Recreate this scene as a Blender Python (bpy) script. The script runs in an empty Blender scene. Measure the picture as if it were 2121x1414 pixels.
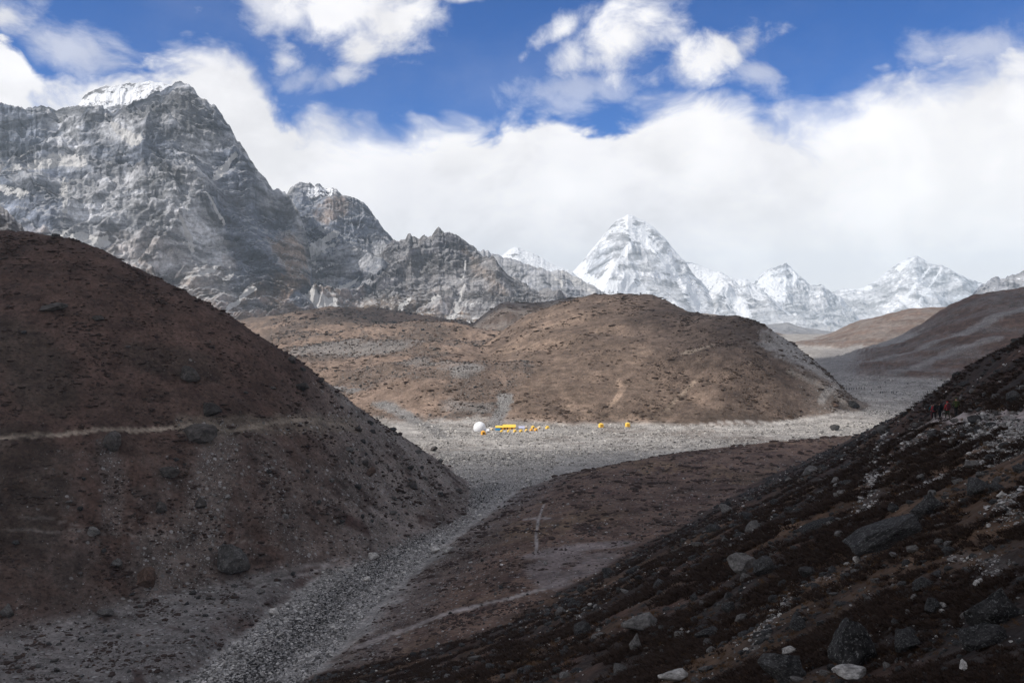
import bpy, bmesh, math, random
import numpy as np
from mathutils import Vector, Matrix

# ------------------------------------------------------------------ camera, sky, sun, exposure
SC = bpy.context.scene
COL = SC.collection
F = 2062.0; CX, CY = 1060.5, 707.0
PITCH = math.atan(67.0 / F)
CAMZ = 62.0
cam_d = bpy.data.cameras.new('camera'); cam = bpy.data.objects.new('camera', cam_d); COL.objects.link(cam)
cam_d.sensor_width = 36.0; cam_d.lens = 36.0 * F / 2121.0
cam_d.clip_start = 0.5; cam_d.clip_end = 60000.0
cam.location = (0, 0, CAMZ); cam.rotation_euler = (math.pi / 2 - PITCH, 0, 0)
SC.camera = cam

SUN_EL = math.radians(44.0)
SUN_AZ = math.radians(247.0)          # clockwise from +Y: behind and to the left of the camera
SUN_DIR = Vector((math.sin(SUN_AZ) * math.cos(SUN_EL), math.cos(SUN_AZ) * math.cos(SUN_EL), math.sin(SUN_EL)))
SKY_STRENGTH = 0.09
sun_d = bpy.data.lights.new('sun', 'SUN'); sun = bpy.data.objects.new('sun', sun_d); COL.objects.link(sun)
sun_d.energy = 4.6; sun_d.angle = math.radians(0.53); sun_d.color = (1.0, 0.95, 0.88)
sun.rotation_euler = SUN_DIR.to_track_quat('Z', 'Y').to_euler()
sun.location = (-400, -200, 900)

SC.view_settings.view_transform = 'Standard'
SC.view_settings.look = 'None'
SC.view_settings.exposure = 0.0
SC.view_settings.gamma = 1.0
SC.view_settings.use_curve_mapping = False
SC.cycles.max_bounces = 5; SC.cycles.diffuse_bounces = 2; SC.cycles.glossy_bounces = 1
SC.cycles.transmission_bounces = 2; SC.cycles.volume_bounces = 1; SC.cycles.transparent_max_bounces = 16
SC.cycles.use_denoising = True
SC.cycles.use_adaptive_sampling = True; SC.cycles.adaptive_threshold = 0.01
SC.cycles.caustics_reflective = False; SC.cycles.caustics_refractive = False

def ray(px, py):
    """slope of the sight line through a point of the photograph: x per y, z per y"""
    a = (np.asarray(px, float) - CX) / F; b = (CY - np.asarray(py, float)) / F
    y = math.cos(PITCH) + b * math.sin(PITCH)
    return a / y, (-math.sin(PITCH) + b * math.cos(PITCH)) / y

def azel(px, py):
    u, v = ray(px, py)
    return math.atan(u), math.atan(v / math.sqrt(1 + u * u))

class NT:
    """tiny helper for node trees"""
    def __init__(self, tree):
        self.t = tree; self.n = tree.nodes; self.l = tree.links
    def new(self, typ, **kw):
        n = self.n.new(typ)
        for k, v in kw.items(): setattr(n, k, v)
        return n
    def link(self, a, b): self.l.new(a, b)
    def put(self, sock, v):
        if v is None: return
        if isinstance(v, bpy.types.NodeSocket): self.l.new(v, sock)
        else: sock.default_value = v
    def math(self, op, a, b=None, c=None, clamp=False):
        n = self.new('ShaderNodeMath', operation=op); n.use_clamp = clamp
        self.put(n.inputs[0], a)
        if b is not None: self.put(n.inputs[1], b)
        if c is not None: self.put(n.inputs[2], c)
        return n.outputs[0]
    def vmath(self, op, a, b=None, scale=None):
        n = self.new('ShaderNodeVectorMath', operation=op)
        self.put(n.inputs[0], a)
        if b is not None: self.put(n.inputs[1], b)
        if scale is not None: self.put(n.inputs['Scale'], scale)
        return n.outputs[0]
    def noise(self, vec, scale, detail=4, rough=0.5, dist=0.0, lac=2.0, typ='FBM'):
        n = self.new('ShaderNodeTexNoise'); n.noise_type = typ
        self.put(n.inputs['Vector'], vec); self.put(n.inputs['Scale'], scale)
        n.inputs['Detail'].default_value = detail; n.inputs['Roughness'].default_value = rough
        n.inputs['Distortion'].default_value = dist; n.inputs['Lacunarity'].default_value = lac
        return n.outputs[0]
    def voro(self, vec, scale, feature='F1', rnd=1.0, out='Distance'):
        n = self.new('ShaderNodeTexVoronoi', feature=feature)
        self.put(n.inputs['Vector'], vec); self.put(n.inputs['Scale'], scale)
        n.inputs['Randomness'].default_value = rnd
        return n.outputs[out]
    def ramp(self, v, a, b, lo=0.0, hi=1.0, smooth=True):
        n = self.new('ShaderNodeMapRange'); n.interpolation_type = 'SMOOTHSTEP' if smooth else 'LINEAR'
        self.put(n.inputs[0], v)
        for i, x in ((1, a), (2, b), (3, lo), (4, hi)): self.put(n.inputs[i], x)
        return n.outputs[0]
    def mix(self, f, a, b, mode='MIX'):
        n = self.new('ShaderNodeMix', data_type='RGBA', blend_type=mode)
        self.put(n.inputs[0], f)
        self.put(n.inputs[6], a if isinstance(a, bpy.types.NodeSocket) else (*a, 1) if len(a) == 3 else a)
        self.put(n.inputs[7], b if isinstance(b, bpy.types.NodeSocket) else (*b, 1) if len(b) == 3 else b)
        return n.outputs[2]
    def sep(self, v):
        n = self.new('ShaderNodeSeparateXYZ'); self.put(n.inputs[0], v); return n.outputs
    def comb(self, x, y, z):
        n = self.new('ShaderNodeCombineXYZ'); self.put(n.inputs[0], x); self.put(n.inputs[1], y); self.put(n.inputs[2], z)
        return n.outputs[0]

def build_world():
    w = bpy.data.worlds.new('World'); SC.world = w; w.use_nodes = True
    T = NT(w.node_tree); T.n.clear()
    out = T.new('ShaderNodeOutputWorld'); bg = T.new('ShaderNodeBackground')
    T.link(bg.outputs[0], out.inputs[0]); bg.inputs[1].default_value = SKY_STRENGTH
    sky = T.new('ShaderNodeTexSky', sky_type='NISHITA')
    sky.sun_disc = False; sky.sun_elevation = SUN_EL; sky.sun_rotation = SUN_AZ
    sky.altitude = 4900; sky.air_density = 1.0; sky.dust_density = 0.05; sky.ozone_density = 3.0
    tc = T.new('ShaderNodeTexCoord'); d = tc.outputs['Generated']
    s = T.sep(d); x, y, z = s[0], s[1], s[2]
    az = T.math('ARCTAN2', x, y); el = T.math('ARCSINE', z)
    # clearer, deeper blue high in the thin air
    hs = T.new('ShaderNodeHueSaturation'); T.link(sky.outputs[0], hs.inputs['Color'])
    hs.inputs['Saturation'].default_value = 1.45; hs.inputs['Value'].default_value = 1.0
    blue = T.mix(1.0, hs.outputs[0], (0.0, 1.10, 1.42), 'MULTIPLY')
    q = T.vmath('MULTIPLY', d, (1.0, 1.0, 1.5))
    wv = T.new('ShaderNodeTexNoise'); T.link(q, wv.inputs['Vector']); wv.inputs['Scale'].default_value = 5.0
    wv.inputs['Detail'].default_value = 3
    warp = T.vmath('SCALE', T.vmath('SUBTRACT', wv.outputs['Color'], (0.5, 0.5, 0.5)), scale=0.12)
    qw = T.vmath('ADD', q, warp)
    nA = T.noise(qw, 9.0, 12, 0.56)            # billows
    nB = T.noise(qw, 26.0, 10, 0.62)           # ragged edge
    nC = T.noise(q, 3.5, 5, 0.55)              # broad light and shade in the bank
    vor = T.new('ShaderNodeTexVoronoi', feature='SMOOTH_F1'); T.link(T.vmath('ADD', qw, T.vmath('SCALE', wv.outputs['Color'], scale=0.05)), vor.inputs['Vector'])
    vor.inputs['Scale'].default_value = 24.0; vor.inputs['Detail'].default_value = 3.0; vor.inputs['Roughness'].default_value = 0.6
    puff = vor.outputs['Distance']
    # top edge of the cloud bank
    edge = [(-500, 120), (-100, 20), (0, 40), (45, 75), (80, 125), (120, 130), (190, 118), (255, 112), (330, 96), (380, 76), (440, 56), (490, 60), (525, 95),
            (560, 150), (590, 195), (660, 190), (740, 212), (830, 240), (860, 222), (960, 218), (1020, 238), (1070, 212), (1160, 222),
            (1240, 245), (1290, 222), (1370, 178), (1470, 165), (1545, 178), (1580, 205), (1680, 200), (1740, 182), (1800, 138),
            (1850, 108), (1960, 96), (2010, 80), (2121, 62), (2600, 90), (3100, 160)]
    A0, A1, E1 = -0.62, 0.62, 0.40
    fc = T.new('ShaderNodeFloatCurve'); cur = fc.mapping.curves[0]
    pts = []
    for px, py in edge:
        a, e = azel(px, py); pts.append(((a - A0) / (A1 - A0), e / E1))
    pts = [p for p in pts if 0.0 < p[0] < 1.0]
    pts = [(0.0, pts[0][1])] + pts + [(1.0, pts[-1][1])]
    while len(cur.points) < len(pts): cur.points.new(0.5, 0.5)
    for i, p in enumerate(pts):
        cur.points[i].location = p; cur.points[i].handle_type = 'AUTO'
    fc.mapping.update()
    T.link(T.ramp(az, A0, A1, smooth=False), fc.inputs['Value'])
    elB = T.math('MULTIPLY', fc.outputs[0], E1)
    def add(*a):
        r = a[0]
        for b in a[1:]: r = T.math('ADD', r, b)
        return r
    jag = add(T.math('MULTIPLY', T.math('SUBTRACT', nA, 0.5), 0.070), T.math('MULTIPLY', T.math('SUBTRACT', nB, 0.5), 0.030),
              T.math('MULTIPLY', T.math('SUBTRACT', 0.38, puff), 0.026))
    val = T.math('SUBTRACT', T.math('ADD', elB, jag), el)
    soft = T.ramp(T.noise(q, 4.2, 2, 0.5), 0.35, 0.65, 0.008, 0.045)
    bank = T.ramp(val, T.math('MULTIPLY', soft, -0.5), soft)
    # separate clouds: centre, radii in photograph pixels, tilt, density
    blobs = [(700, 20, 190, 62, 0.05, 1.0), (820, 45, 100, 75, 0.5, 1.0), (745, 105, 75, 48, 0.9, 1.0), (590, 30, 110, 45, -0.35, 0.8), (715, 150, 30, 28, 0.0, 0.7),
             (1290, 78, 118, 66, 0.45, 1.0), (1335, 38, 60, 42, 0.2, 1.0), (1165, 62, 66, 22, 0.5, 0.9), (1180, 120, 52, 48, 0.7, 0.8), (1180, 185, 120, 36, 0.1, 0.42),
             (1480, 118, 118, 42, 0.28, 1.0), (1545, 92, 48, 34, 0.1, 0.9), (1565, 150, 70, 34, -0.4, 0.5), (160, 105, 100, 42, -0.2, 0.6),
             (590, 125, 40, 40, -0.6, 0.75), 
             (960, -2, 50, 10, 0, 0.7), (2040, 95, 150, 40, 0.15, 0.55), (640, 165, 90, 30, 0.1, 0.4), (10, 30, 60, 40, 0.4, 0.9)]
    m = bank
    nb = add(T.math('MULTIPLY', T.math('SUBTRACT', nA, 0.5), 2.6), T.math('MULTIPLY', T.math('SUBTRACT', nB, 0.5), 2.3))
    for (px, py, rx, ry, rot, dens) in blobs:
        a, e = azel(px, py); rx /= F; ry /= F
        dx = T.math('SUBTRACT', az, a); dy = T.math('SUBTRACT', el, e)
        c, s_ = math.cos(rot), math.sin(rot)
        X = T.math('MULTIPLY', T.math('ADD', T.math('MULTIPLY', dx, c), T.math('MULTIPLY', dy, s_)), 1 / rx)
        Y = T.math('MULTIPLY', T.math('SUBTRACT', T.math('MULTIPLY', dy, c), T.math('MULTIPLY', dx, s_)), 1 / ry)
        r = T.math('SQRT', T.math('ADD', T.math('MULTIPLY', X, X), T.math('MULTIPLY', Y, Y)))
        v = T.math('ADD', T.math('SUBTRACT', 1.05, r), nb)
        mm = T.math('MULTIPLY', T.ramp(v, -0.35, 0.95), dens)
        m = T.math('MAXIMUM', m, mm)
    # unseen cloud over the rest of the sky, thickened to neutralise the ambient light
    far = T.math('MAXIMUM', T.ramp(el, 0.36, 0.6), T.ramp(T.math('ABSOLUTE', az), 0.6, 0.8))
    up = T.math('MULTIPLY', T.ramp(T.noise(qw, 2.4, 10, 0.55), 0.36, 0.52), far)
    m = T.math('MAXIMUM', m, T.math('MULTIPLY', up, 0.9))
    thin = T.ramp(T.noise(q, 4.0, 6, 0.6), 0.45, 0.75, 0.0, 0.07)
    m = T.math('MAXIMUM', m, thin)
    lum = add(T.ramp(nC, 0.35, 0.65, 0.96, 1.16), T.ramp(nA, 0.38, 0.62, -0.07, 0.06), T.ramp(puff, 0.1, 0.6, 0.03, -0.03))
    cc = T.mix(T.ramp(nC, 0.35, 0.65), (0.965, 0.955, 0.985), (1.0, 0.985, 0.985))
    lum = T.math('MULTIPLY', lum, T.ramp(el, 0.36, 0.9, 1.0, 0.50))   # unseen overhead cloud kept grey, to limit the ambient light
    cloud = T.vmath('SCALE', cc, scale=T.math('DIVIDE', lum, SKY_STRENGTH))
    T.link(T.mix(m, blue, cloud), bg.inputs[0])
build_world()

# ------------------------------------------------------------------ noise
_rs = np.random.RandomState(7)
_perm = _rs.permutation(256).astype(np.int32); _perm = np.concatenate([_perm, _perm, _perm])
_g2 = np.stack([np.cos(np.arange(64) * 2 * np.pi / 64), np.sin(np.arange(64) * 2 * np.pi / 64)], 1).astype(np.float32)
_g3 = _rs.normal(size=(256, 3)); _g3 = (_g3 / np.linalg.norm(_g3, axis=1, keepdims=True)).astype(np.float32)

def n2(x, y, seed=0):
    x = np.asarray(x, np.float32) + np.float32(seed * 17.13); y = np.asarray(y, np.float32) + np.float32(seed * 9.71)
    xi = np.floor(x); yi = np.floor(y); fx = x - xi; fy = y - yi
    xi = xi.astype(np.int32) & 255; yi = yi.astype(np.int32) & 255
    u = fx * fx * fx * (fx * (fx * 6 - 15) + 10); v = fy * fy * fy * (fy * (fy * 6 - 15) + 10)
    def g(ix, iy, dx, dy):
        h = _perm[_perm[ix & 255] + (iy & 255)] & 63
        return _g2[h, 0] * dx + _g2[h, 1] * dy
    a = g(xi, yi, fx, fy); b = g(xi + 1, yi, fx - 1, fy); c = g(xi, yi + 1, fx, fy - 1); d = g(xi + 1, yi + 1, fx - 1, fy - 1)
    return (a + u * (b - a) + v * ((c + u * (d - c)) - (a + u * (b - a)))) * 1.4

def n3(x, y, z, seed=0):
    x = np.asarray(x, np.float32) + np.float32(seed * 17.13); y = np.asarray(y, np.float32) + np.float32(seed * 9.71); z = np.asarray(z, np.float32) + np.float32(seed * 3.37)
    xi = np.floor(x); yi = np.floor(y); zi = np.floor(z); fx = x - xi; fy = y - yi; fz = z - zi
    xi = xi.astype(np.int32) & 255; yi = yi.astype(np.int32) & 255; zi = zi.astype(np.int32) & 255
    u = fx * fx * (3 - 2 * fx); v = fy * fy * (3 - 2 * fy); w = fz * fz * (3 - 2 * fz)
    r = 0
    for cx in (0, 1):
        for cy in (0, 1):
            px = _perm[_perm[(xi + cx) & 255] + ((yi + cy) & 255)]
            for cz in (0, 1):
                g = _g3[_perm[px + ((zi + cz) & 255)]]
                wt = (u if cx else 1 - u) * (v if cy else 1 - v) * (w if cz else 1 - w)
                r = r + wt * (g[..., 0] * (fx - cx) + g[..., 1] * (fy - cy) + g[..., 2] * (fz - cz))
    return r * 1.5

def fbm2(x, y, wl, octv=4, rough=0.5, seed=0):
    r = 0; a = 1.0; t = 0
    for i in range(octv):
        r = r + a * n2(x / wl, y / wl, seed + i); t += a; a *= rough; wl /= 2.03
    return r / t
def rid2(x, y, wl, octv=4, rough=0.5, seed=0):
    r = 0; a = 1.0; t = 0
    for i in range(octv):
        r = r + a * (1 - 2 * np.abs(n2(x / wl, y / wl, seed + i))); t += a; a *= rough; wl /= 2.03
    return r / t
def fbm3(x, y, z, wl, octv=4, rough=0.5, seed=0):
    r = 0; a = 1.0; t = 0
    for i in range(octv):
        r = r + a * n3(x / wl, y / wl, z / wl, seed + i); t += a; a *= rough; wl /= 2.07
    return r / t
def rid3(x, y, z, wl, octv=4, rough=0.5, seed=0):
    r = 0; a = 1.0; t = 0; prev = 1.0
    for i in range(octv):
        s = 1 - 2.2 * np.abs(n3(x / wl, y / wl, z / wl, seed + i))
        r = r + a * s * prev; t += a; prev = np.clip(0.35 + 0.8 * s, 0.15, 1.1); a *= rough; wl /= 2.07
    return r / t

def sstep(v, a, b):
    t = np.clip((v - a) / (b - a), 0, 1); return t * t * (3 - 2 * t)
def smax(a, b, k): return 0.5 * (a + b + np.sqrt((a - b) ** 2 + k * k))
def smin(a, b, k): return 0.5 * (a + b - np.sqrt((a - b) ** 2 + k * k))

# ------------------------------------------------------------------ lie of the land (heights in metres, valley floor near 0)
UG = np.linspace(-1.6, 1.6, 6401)
def table(pairs, sig=10):
    """value against bearing, from (photograph column, value) pairs, softened"""
    px = np.array([p[0] for p in pairs], float); v = np.array([p[1] for p in pairs], float)
    u = ray(px, np.full(len(px), 640.0))[0]
    t = np.interp(UG, u, v)
    k = np.exp(-0.5 * (np.arange(-3 * sig, 3 * sig + 1) / sig) ** 2); k /= k.sum()
    return np.convolve(np.pad(t, 3 * sig, mode='edge'), k, mode='valid')
def T_(tab, u): return np.interp(u, UG, tab)

class Ridge:
    def __init__(s, sil, dist, foot, zfoot, back=0.4, rnd=25.0, shape=1.35, sig=10):
        s.yr = table(dist, 16); s.yf = table(foot, 16); s.zf = table(zfoot, 16); s.back = back; s.rnd = rnd; s.shape = shape
        v = table([(p[0], ray(*p)[1]) for p in sil], sig)
        s.zr = CAMZ + v * s.yr
    def __call__(s, u, Y):
        yr, yf, zf, zr = T_(s.yr, u), T_(s.yf, u), T_(s.zf, u), T_(s.zr, u)
        t = (Y - yf) / np.maximum(yr - yf, 1.0)
        tc = np.clip(t, 0, 1)
        f = np.where(t < 0, zf + np.maximum(np.abs(zr - zf), 0.12 * (yr - yf)) * s.shape * np.maximum(t, -3.0), zf + (zr - zf) * (1 - (1 - tc) ** s.shape))
        d = np.maximum(Y - yr, 0)
        b = zr - s.back * (np.sqrt(d * d + s.rnd ** 2) - s.rnd)
        return np.where(t <= 1, f, b)

LEFT = Ridge([(-500, 470), (-200, 474), (0, 484), (60, 487), (100, 492), (150, 503), (200, 519), (250, 541), (300, 567), (350, 593), (400, 622), (450, 650), (500, 678), (550, 710),
              (600, 744), (650, 779), (700, 820), (750, 858), (800, 893), (850, 921), (900, 956), (950, 1000), (990, 1040), (1060, 1120), (1300, 1400)],
             [(-500, 330), (0, 300), (400, 288), (600, 292), (700, 302), (850, 322), (960, 335), (1300, 340)],
             [(-500, 150), (0, 181), (300, 203), (560, 223), (740, 241), (900, 277), (960, 300), (1300, 300)],
             [(-500, 6), (0, 5), (400, 4), (740, 3), (960, 1), (1000, -4), (1100, -20), (1300, -40)], back=0.5, rnd=22, shape=1.30, sig=8)
CENT = Ridge([(600, 900), (900, 800), (1000, 720), (1080, 668), (1150, 636), (1200, 622), (1250, 615), (1300, 611), (1345, 615), (1385, 629), (1425, 650), (1470, 657), (1520, 662), (1560, 674), (1600, 695),
              (1640, 720), (1700, 765), (1735, 797), (1760, 828), (1790, 850), (1850, 900), (2200, 1100)],
             [(600, 800), (1000, 880), (1200, 900), (1300, 860), (1380, 800), (1450, 700), (1560, 660), (1700, 600), (1760, 575), (2200, 560)],
             [(600, 540), (900, 530), (1100, 522), (1400, 520), (1500, 512), (1600, 520), (1700, 540), (1760, 552), (2200, 555)],
             [(600, -30), (900, -14), (1000, -3), (1080, 0), (1760, 3), (1800, -4), (2200, -50)], back=0.35, rnd=40, shape=1.5, sig=9)
DARK = Ridge([(600, 760), (900, 715), (960, 690), (1000, 655), (1045, 629), (1113, 627), (1200, 620), (1261, 612), (1350, 625), (1450, 660), (1600, 760), (2000, 900)],
             [(600, 1250), (1000, 1250), (1250, 1300), (2000, 1300)], [(600, 1080), (1000, 1050), (2000, 1100)],
             [(600, -20), (960, 8), (1600, 0), (2000, -60)], back=0.35, rnd=60, shape=1.2)
FARR = Ridge([(1300, 760), (1560, 735), (1654, 722), (1690, 706), (1718, 697), (1768, 674), (1837, 655), (1870, 646), (1892, 642), (1951, 643), (2050, 630), (2300, 600), (2700, 560)],
             [(1300, 1550), (1700, 1600), (1950, 1450), (2700, 1400)], [(1300, 1500), (1650, 1330), (1800, 1150), (2700, 1100)],
             [(1300, -10), (1650, 14), (2700, 20)], back=0.3, rnd=60, shape=1.3)
RITE = Ridge([(1300, 900), (1560, 800), (1680, 763), (1750, 745), (1850, 712), (1900, 683), (1965, 641), (2020, 618), (2066, 609), (2121, 604), (2300, 585), (2700, 560)],
             [(1300, 950), (1680, 980), (1850, 1020), (1950, 1040), (2121, 1000), (2700, 900)],
             [(1300, 760), (1680, 800), (1850, 760), (2121, 700), (2700, 600)],
             [(1300, -30), (1660, 2), (1720, 8), (2700, 12)], back=0.35, rnd=40, shape=1.25)
FAR2 = Ridge([(1200, 700), (1380, 655), (1440, 650), (1500, 656), (1560, 680), (1600, 690), (1680, 715), (1800, 760)],
             [(1200, 1700), (1800, 1750)], [(1200, 1450), (1800, 1500)], [(1200, 0), (1500, 8), (1800, -30)], back=0.3, rnd=50)

def seg_dist(X, Y, pts):
    """distance to a polyline, and the signed side of it (positive to the right of its direction)"""
    best = np.full(np.shape(X), 1e9, np.float32); side = np.zeros(np.shape(X), np.float32)
    for (x0, y0), (x1, y1) in zip(pts[:-1], pts[1:]):
        dx, dy = x1 - x0, y1 - y0; L2 = dx * dx + dy * dy + 1e-9
        t = np.clip(((X - x0) * dx + (Y - y0) * dy) / L2, 0, 1)
        ex = X - x0 - t * dx; ey = Y - y0 - t * dy; d = np.sqrt(ex * ex + ey * ey)
        sg = np.sign(ex * dy - ey * dx); m = d < best
        best = np.where(m, d, best); side = np.where(m, sg, side)
    return best, side

def flat_at(px, py, z=0.0):
    u, v = ray(px, py); y = (z - CAMZ) / float(v); return (float(u) * y, y)
RIGHT_BANK = [(-44, 115), (-37, 145)] + [flat_at(*p) for p in ((640, 1414), (700, 1345), (748, 1285), (800, 1235), (868, 1175), (935, 1120), (1000, 1068), (1060, 1022), (1150, 988), (1300, 962))] + [flat_at(1500, 936, 1), flat_at(1700, 905, 4), flat_at(1850, 884, 6), (280, 560), (420, 650)]
LEFT_BANK = [(-75, 115), (-62, 145)] + [flat_at(*p) for p in ((405, 1414), (480, 1350), (560, 1285), (640, 1222), (735, 1155), (820, 1108), (900, 1066), (955, 1016), (945, 975), (905, 940))] + [(-60, 470)]
KNOLLS = [(700, 672, 1400, 150, 14), (620, 700, 1250, 110, 9), (820, 690, 1300, 120, 8), (760, 735, 1000, 90, 9), (930, 715, 1050, 120, 7), (1040, 700, 1000, 90, 6),
          (680, 770, 820, 70, 7), (880, 770, 820, 80, 6), (1000, 760, 780, 70, 7), (960, 830, 620, 45, 5), (850, 810, 700, 60, 5), (1040, 830, 620, 40, 5), (910, 850, 585, 30, 4), (1100, 800, 680, 60, 5)]
_K = [(float(ray(a, b)[0]) * c, c, r, h) for a, b, c, r, h in KNOLLS]

def near_slope(X, Y):
    xs = np.where(X > 0, X, X)
    b = 0.29 + 0.229 * sstep(X, -32, 18)
    z = 57.1 + b * xs - 0.293 * Y
    z = z + 0.40 * np.clip(X - 46.5 - 0.12 * (Y - 106), 0, 10) * np.exp(-((Y - 128) / 34.0) ** 2)
    cut = Y - (330 - 1.2 * np.maximum(0, X - 80))
    z = z - 0.38 * np.maximum(cut, 0)
    z = z + 0.5 * np.exp(-((X - 47) ** 2 + (Y - 108) ** 2) / 60.0)
    z = smin(z, 120 + 0 * z, 3)
    return z

def ground_parts(X, Y):
    Ys = np.maximum(Y, 1.0); u = X / Ys
    w = sstep(u, float(ray(1180, 640)[0]), float(ray(1560, 640)[0]))
    zl = np.interp(Y, [-900, 0, 440, 521, 1000, 1500, 2000, 3000, 12000], [0, 0, 0, 0, 12, 22, 8, -20, -190])
    zr = np.interp(Y, [-900, 0, 500, 700, 1566, 1900, 3000, 12000], [0, 0, 1, 8, 15, 14, -25, -190])
    floor = zl * (1 - w) + zr * w
    lft = 1 - w
    # hummocks of old moraine behind the plain
    hm = sstep(Y, 530, 640) * lft * (1 - sstep(Y, 1900, 2400))
    hum = 0
    for kx, ky, r, h in _K:
        hum = hum + 1.7 * h * np.exp(-(((X - kx) / (r * 1.25)) ** 2 + ((Y - ky) / r) ** 2))
    hum = hum * lft + hm * (11.0 * rid2(X, Y * 1.4, 170, 5, 0.52, 11) + 5.0 * fbm2(X, Y, 45, 5, 0.55, 15))
    dR, sR = seg_dist(X, Y, RIGHT_BANK); dL, sL = seg_dist(X, Y, LEFT_BANK)
    rt = sstep(dR * (sR > 0), 0, 34) * 6.5 + sstep(dR * (sR > 0), 1, 5) * 1.2
    lt = sstep(dL * (sL < 0), 0.5, 6) * 2.2 * (1 - sstep(Y, 330, 400))
    floor = floor + hum + rt * (1 - sstep(Y, 560, 700)) + lt
    return u, floor, dR * sR, dL * sL

def heights(X, Y, detail=True, regions=False):
    X = np.asarray(X, np.float32); Y = np.asarray(Y, np.float32)
    u, floor, sr, sl = ground_parts(X, Y)
    # wander of the hill shapes
    layers = [floor, near_slope(X, Y), LEFT(u, Y), CENT(u, Y), DARK(u, Y), RITE(u, Y), FARR(u, Y), FAR2(u, Y)]
    if detail:
        nn = fbm2(X, Y, 26, 5, 0.52, 31)
        calm = 1 - 0.85 * np.exp(-((X - 47) ** 2 + (Y - 106) ** 2) / 120.0)
        layers[1] = layers[1] + calm * 1.7 * nn * sstep(Y, 8, 60) * (1 - 0.5 * sstep(X, 30, 60)) + 0.35 * fbm2(X, Y, 5, 4, 0.55, 37)
        layers[2] = layers[2] + 2.0 * fbm2(X, Y, 45, 5, 0.5, 41) + 1.3 * rid2(X, Y * 0.5, 14, 5, 0.6, 44) + 0.5 * fbm2(X * 0.1, Y, 3.0, 3, 0.5, 46)
        gul = rid2(X + 0.4 * Y, Y * 0.5, 60, 4, 0.5, 51)
        layers[3] = layers[3] + 4.2 * gul + 2.0 * fbm2(X, Y, 26, 5, 0.55, 52) + 5.0 * fbm2(X, Y, 110, 3, 0.5, 53)
        layers[4] = layers[4] + 4.0 * rid2(X, Y * 0.5, 90, 4, 0.5, 55)
        layers[5] = layers[5] + 6.5 * rid2(X + Y * 0.6, Y * 0.6, 70, 5, 0.55, 57)
        layers[6] = layers[6] + 6.5 * rid2(X + Y * 0.4, Y * 0.6, 90, 5, 0.55, 61)
        layers[7] = layers[7] + 4.0 * rid2(X, Y, 90, 4, 0.55, 63)
        layers[0] = layers[0] + 0.22 * fbm2(X, Y * 1.5, 9, 3, 0.55, 71) + 0.35 * fbm2(X * 0.4, Y, 16, 3, 0.5, 74) * sstep(Y, 150, 260)
    ks = [0, 2.5, 3.0, 4.0, 6.0, 6.0, 6.0, 6.0]
    z = layers[0]
    for k, l in zip(ks[1:], layers[1:]): z = smax(z, l, k)
    z = np.where(Y > 0, z, near_slope(X, Y))
    if not regions: return z
    reg = np.argmax(np.stack(layers), 0)
    return z, reg, u, sr, sl, layers

_YS = np.concatenate([np.geomspace(7, 60, 250)[:-1], np.geomspace(60, 2200, 1500)]).astype(np.float32)
def hit(px, py, ymin=0.0):
    """where the sight line through a photograph point meets the ground"""
    u, v = ray(px, py)
    X = float(u) * _YS; Z = CAMZ + float(v) * _YS
    h = heights(X, _YS)
    i = np.nonzero((h >= Z) & (_YS >= ymin))[0]
    if len(i) == 0: return None
    i = i[0]
    if i > 0 and h[i - 1] < Z[i - 1]:
        a, b = h[i - 1] - Z[i - 1], h[i] - Z[i]; t = -a / (b - a + 1e-9)
        y = _YS[i - 1] + t * (_YS[i] - _YS[i - 1])
    else: y = _YS[i]
    return float(u) * float(y), float(y), float(heights(np.array([float(u) * y]), np.array([y]))[0])
def path_xy(pts):
    r = []
    for p in pts:
        h = hit(*p)
        if h: r.append((h[0], h[1]))
    return r

# ------------------------------------------------------------------ materials
def material(name):
    m = bpy.data.materials.new(name); m.use_nodes = True
    T = NT(m.node_tree); T.n.clear()
    out = T.new('ShaderNodeOutputMaterial'); b = T.new('ShaderNodeBsdfPrincipled'); T.link(b.outputs[0], out.inputs[0])
    b.inputs['Specular IOR Level'].default_value = 0.12; b.inputs['Roughness'].default_value = 0.9
    return m, T, b, out

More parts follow.
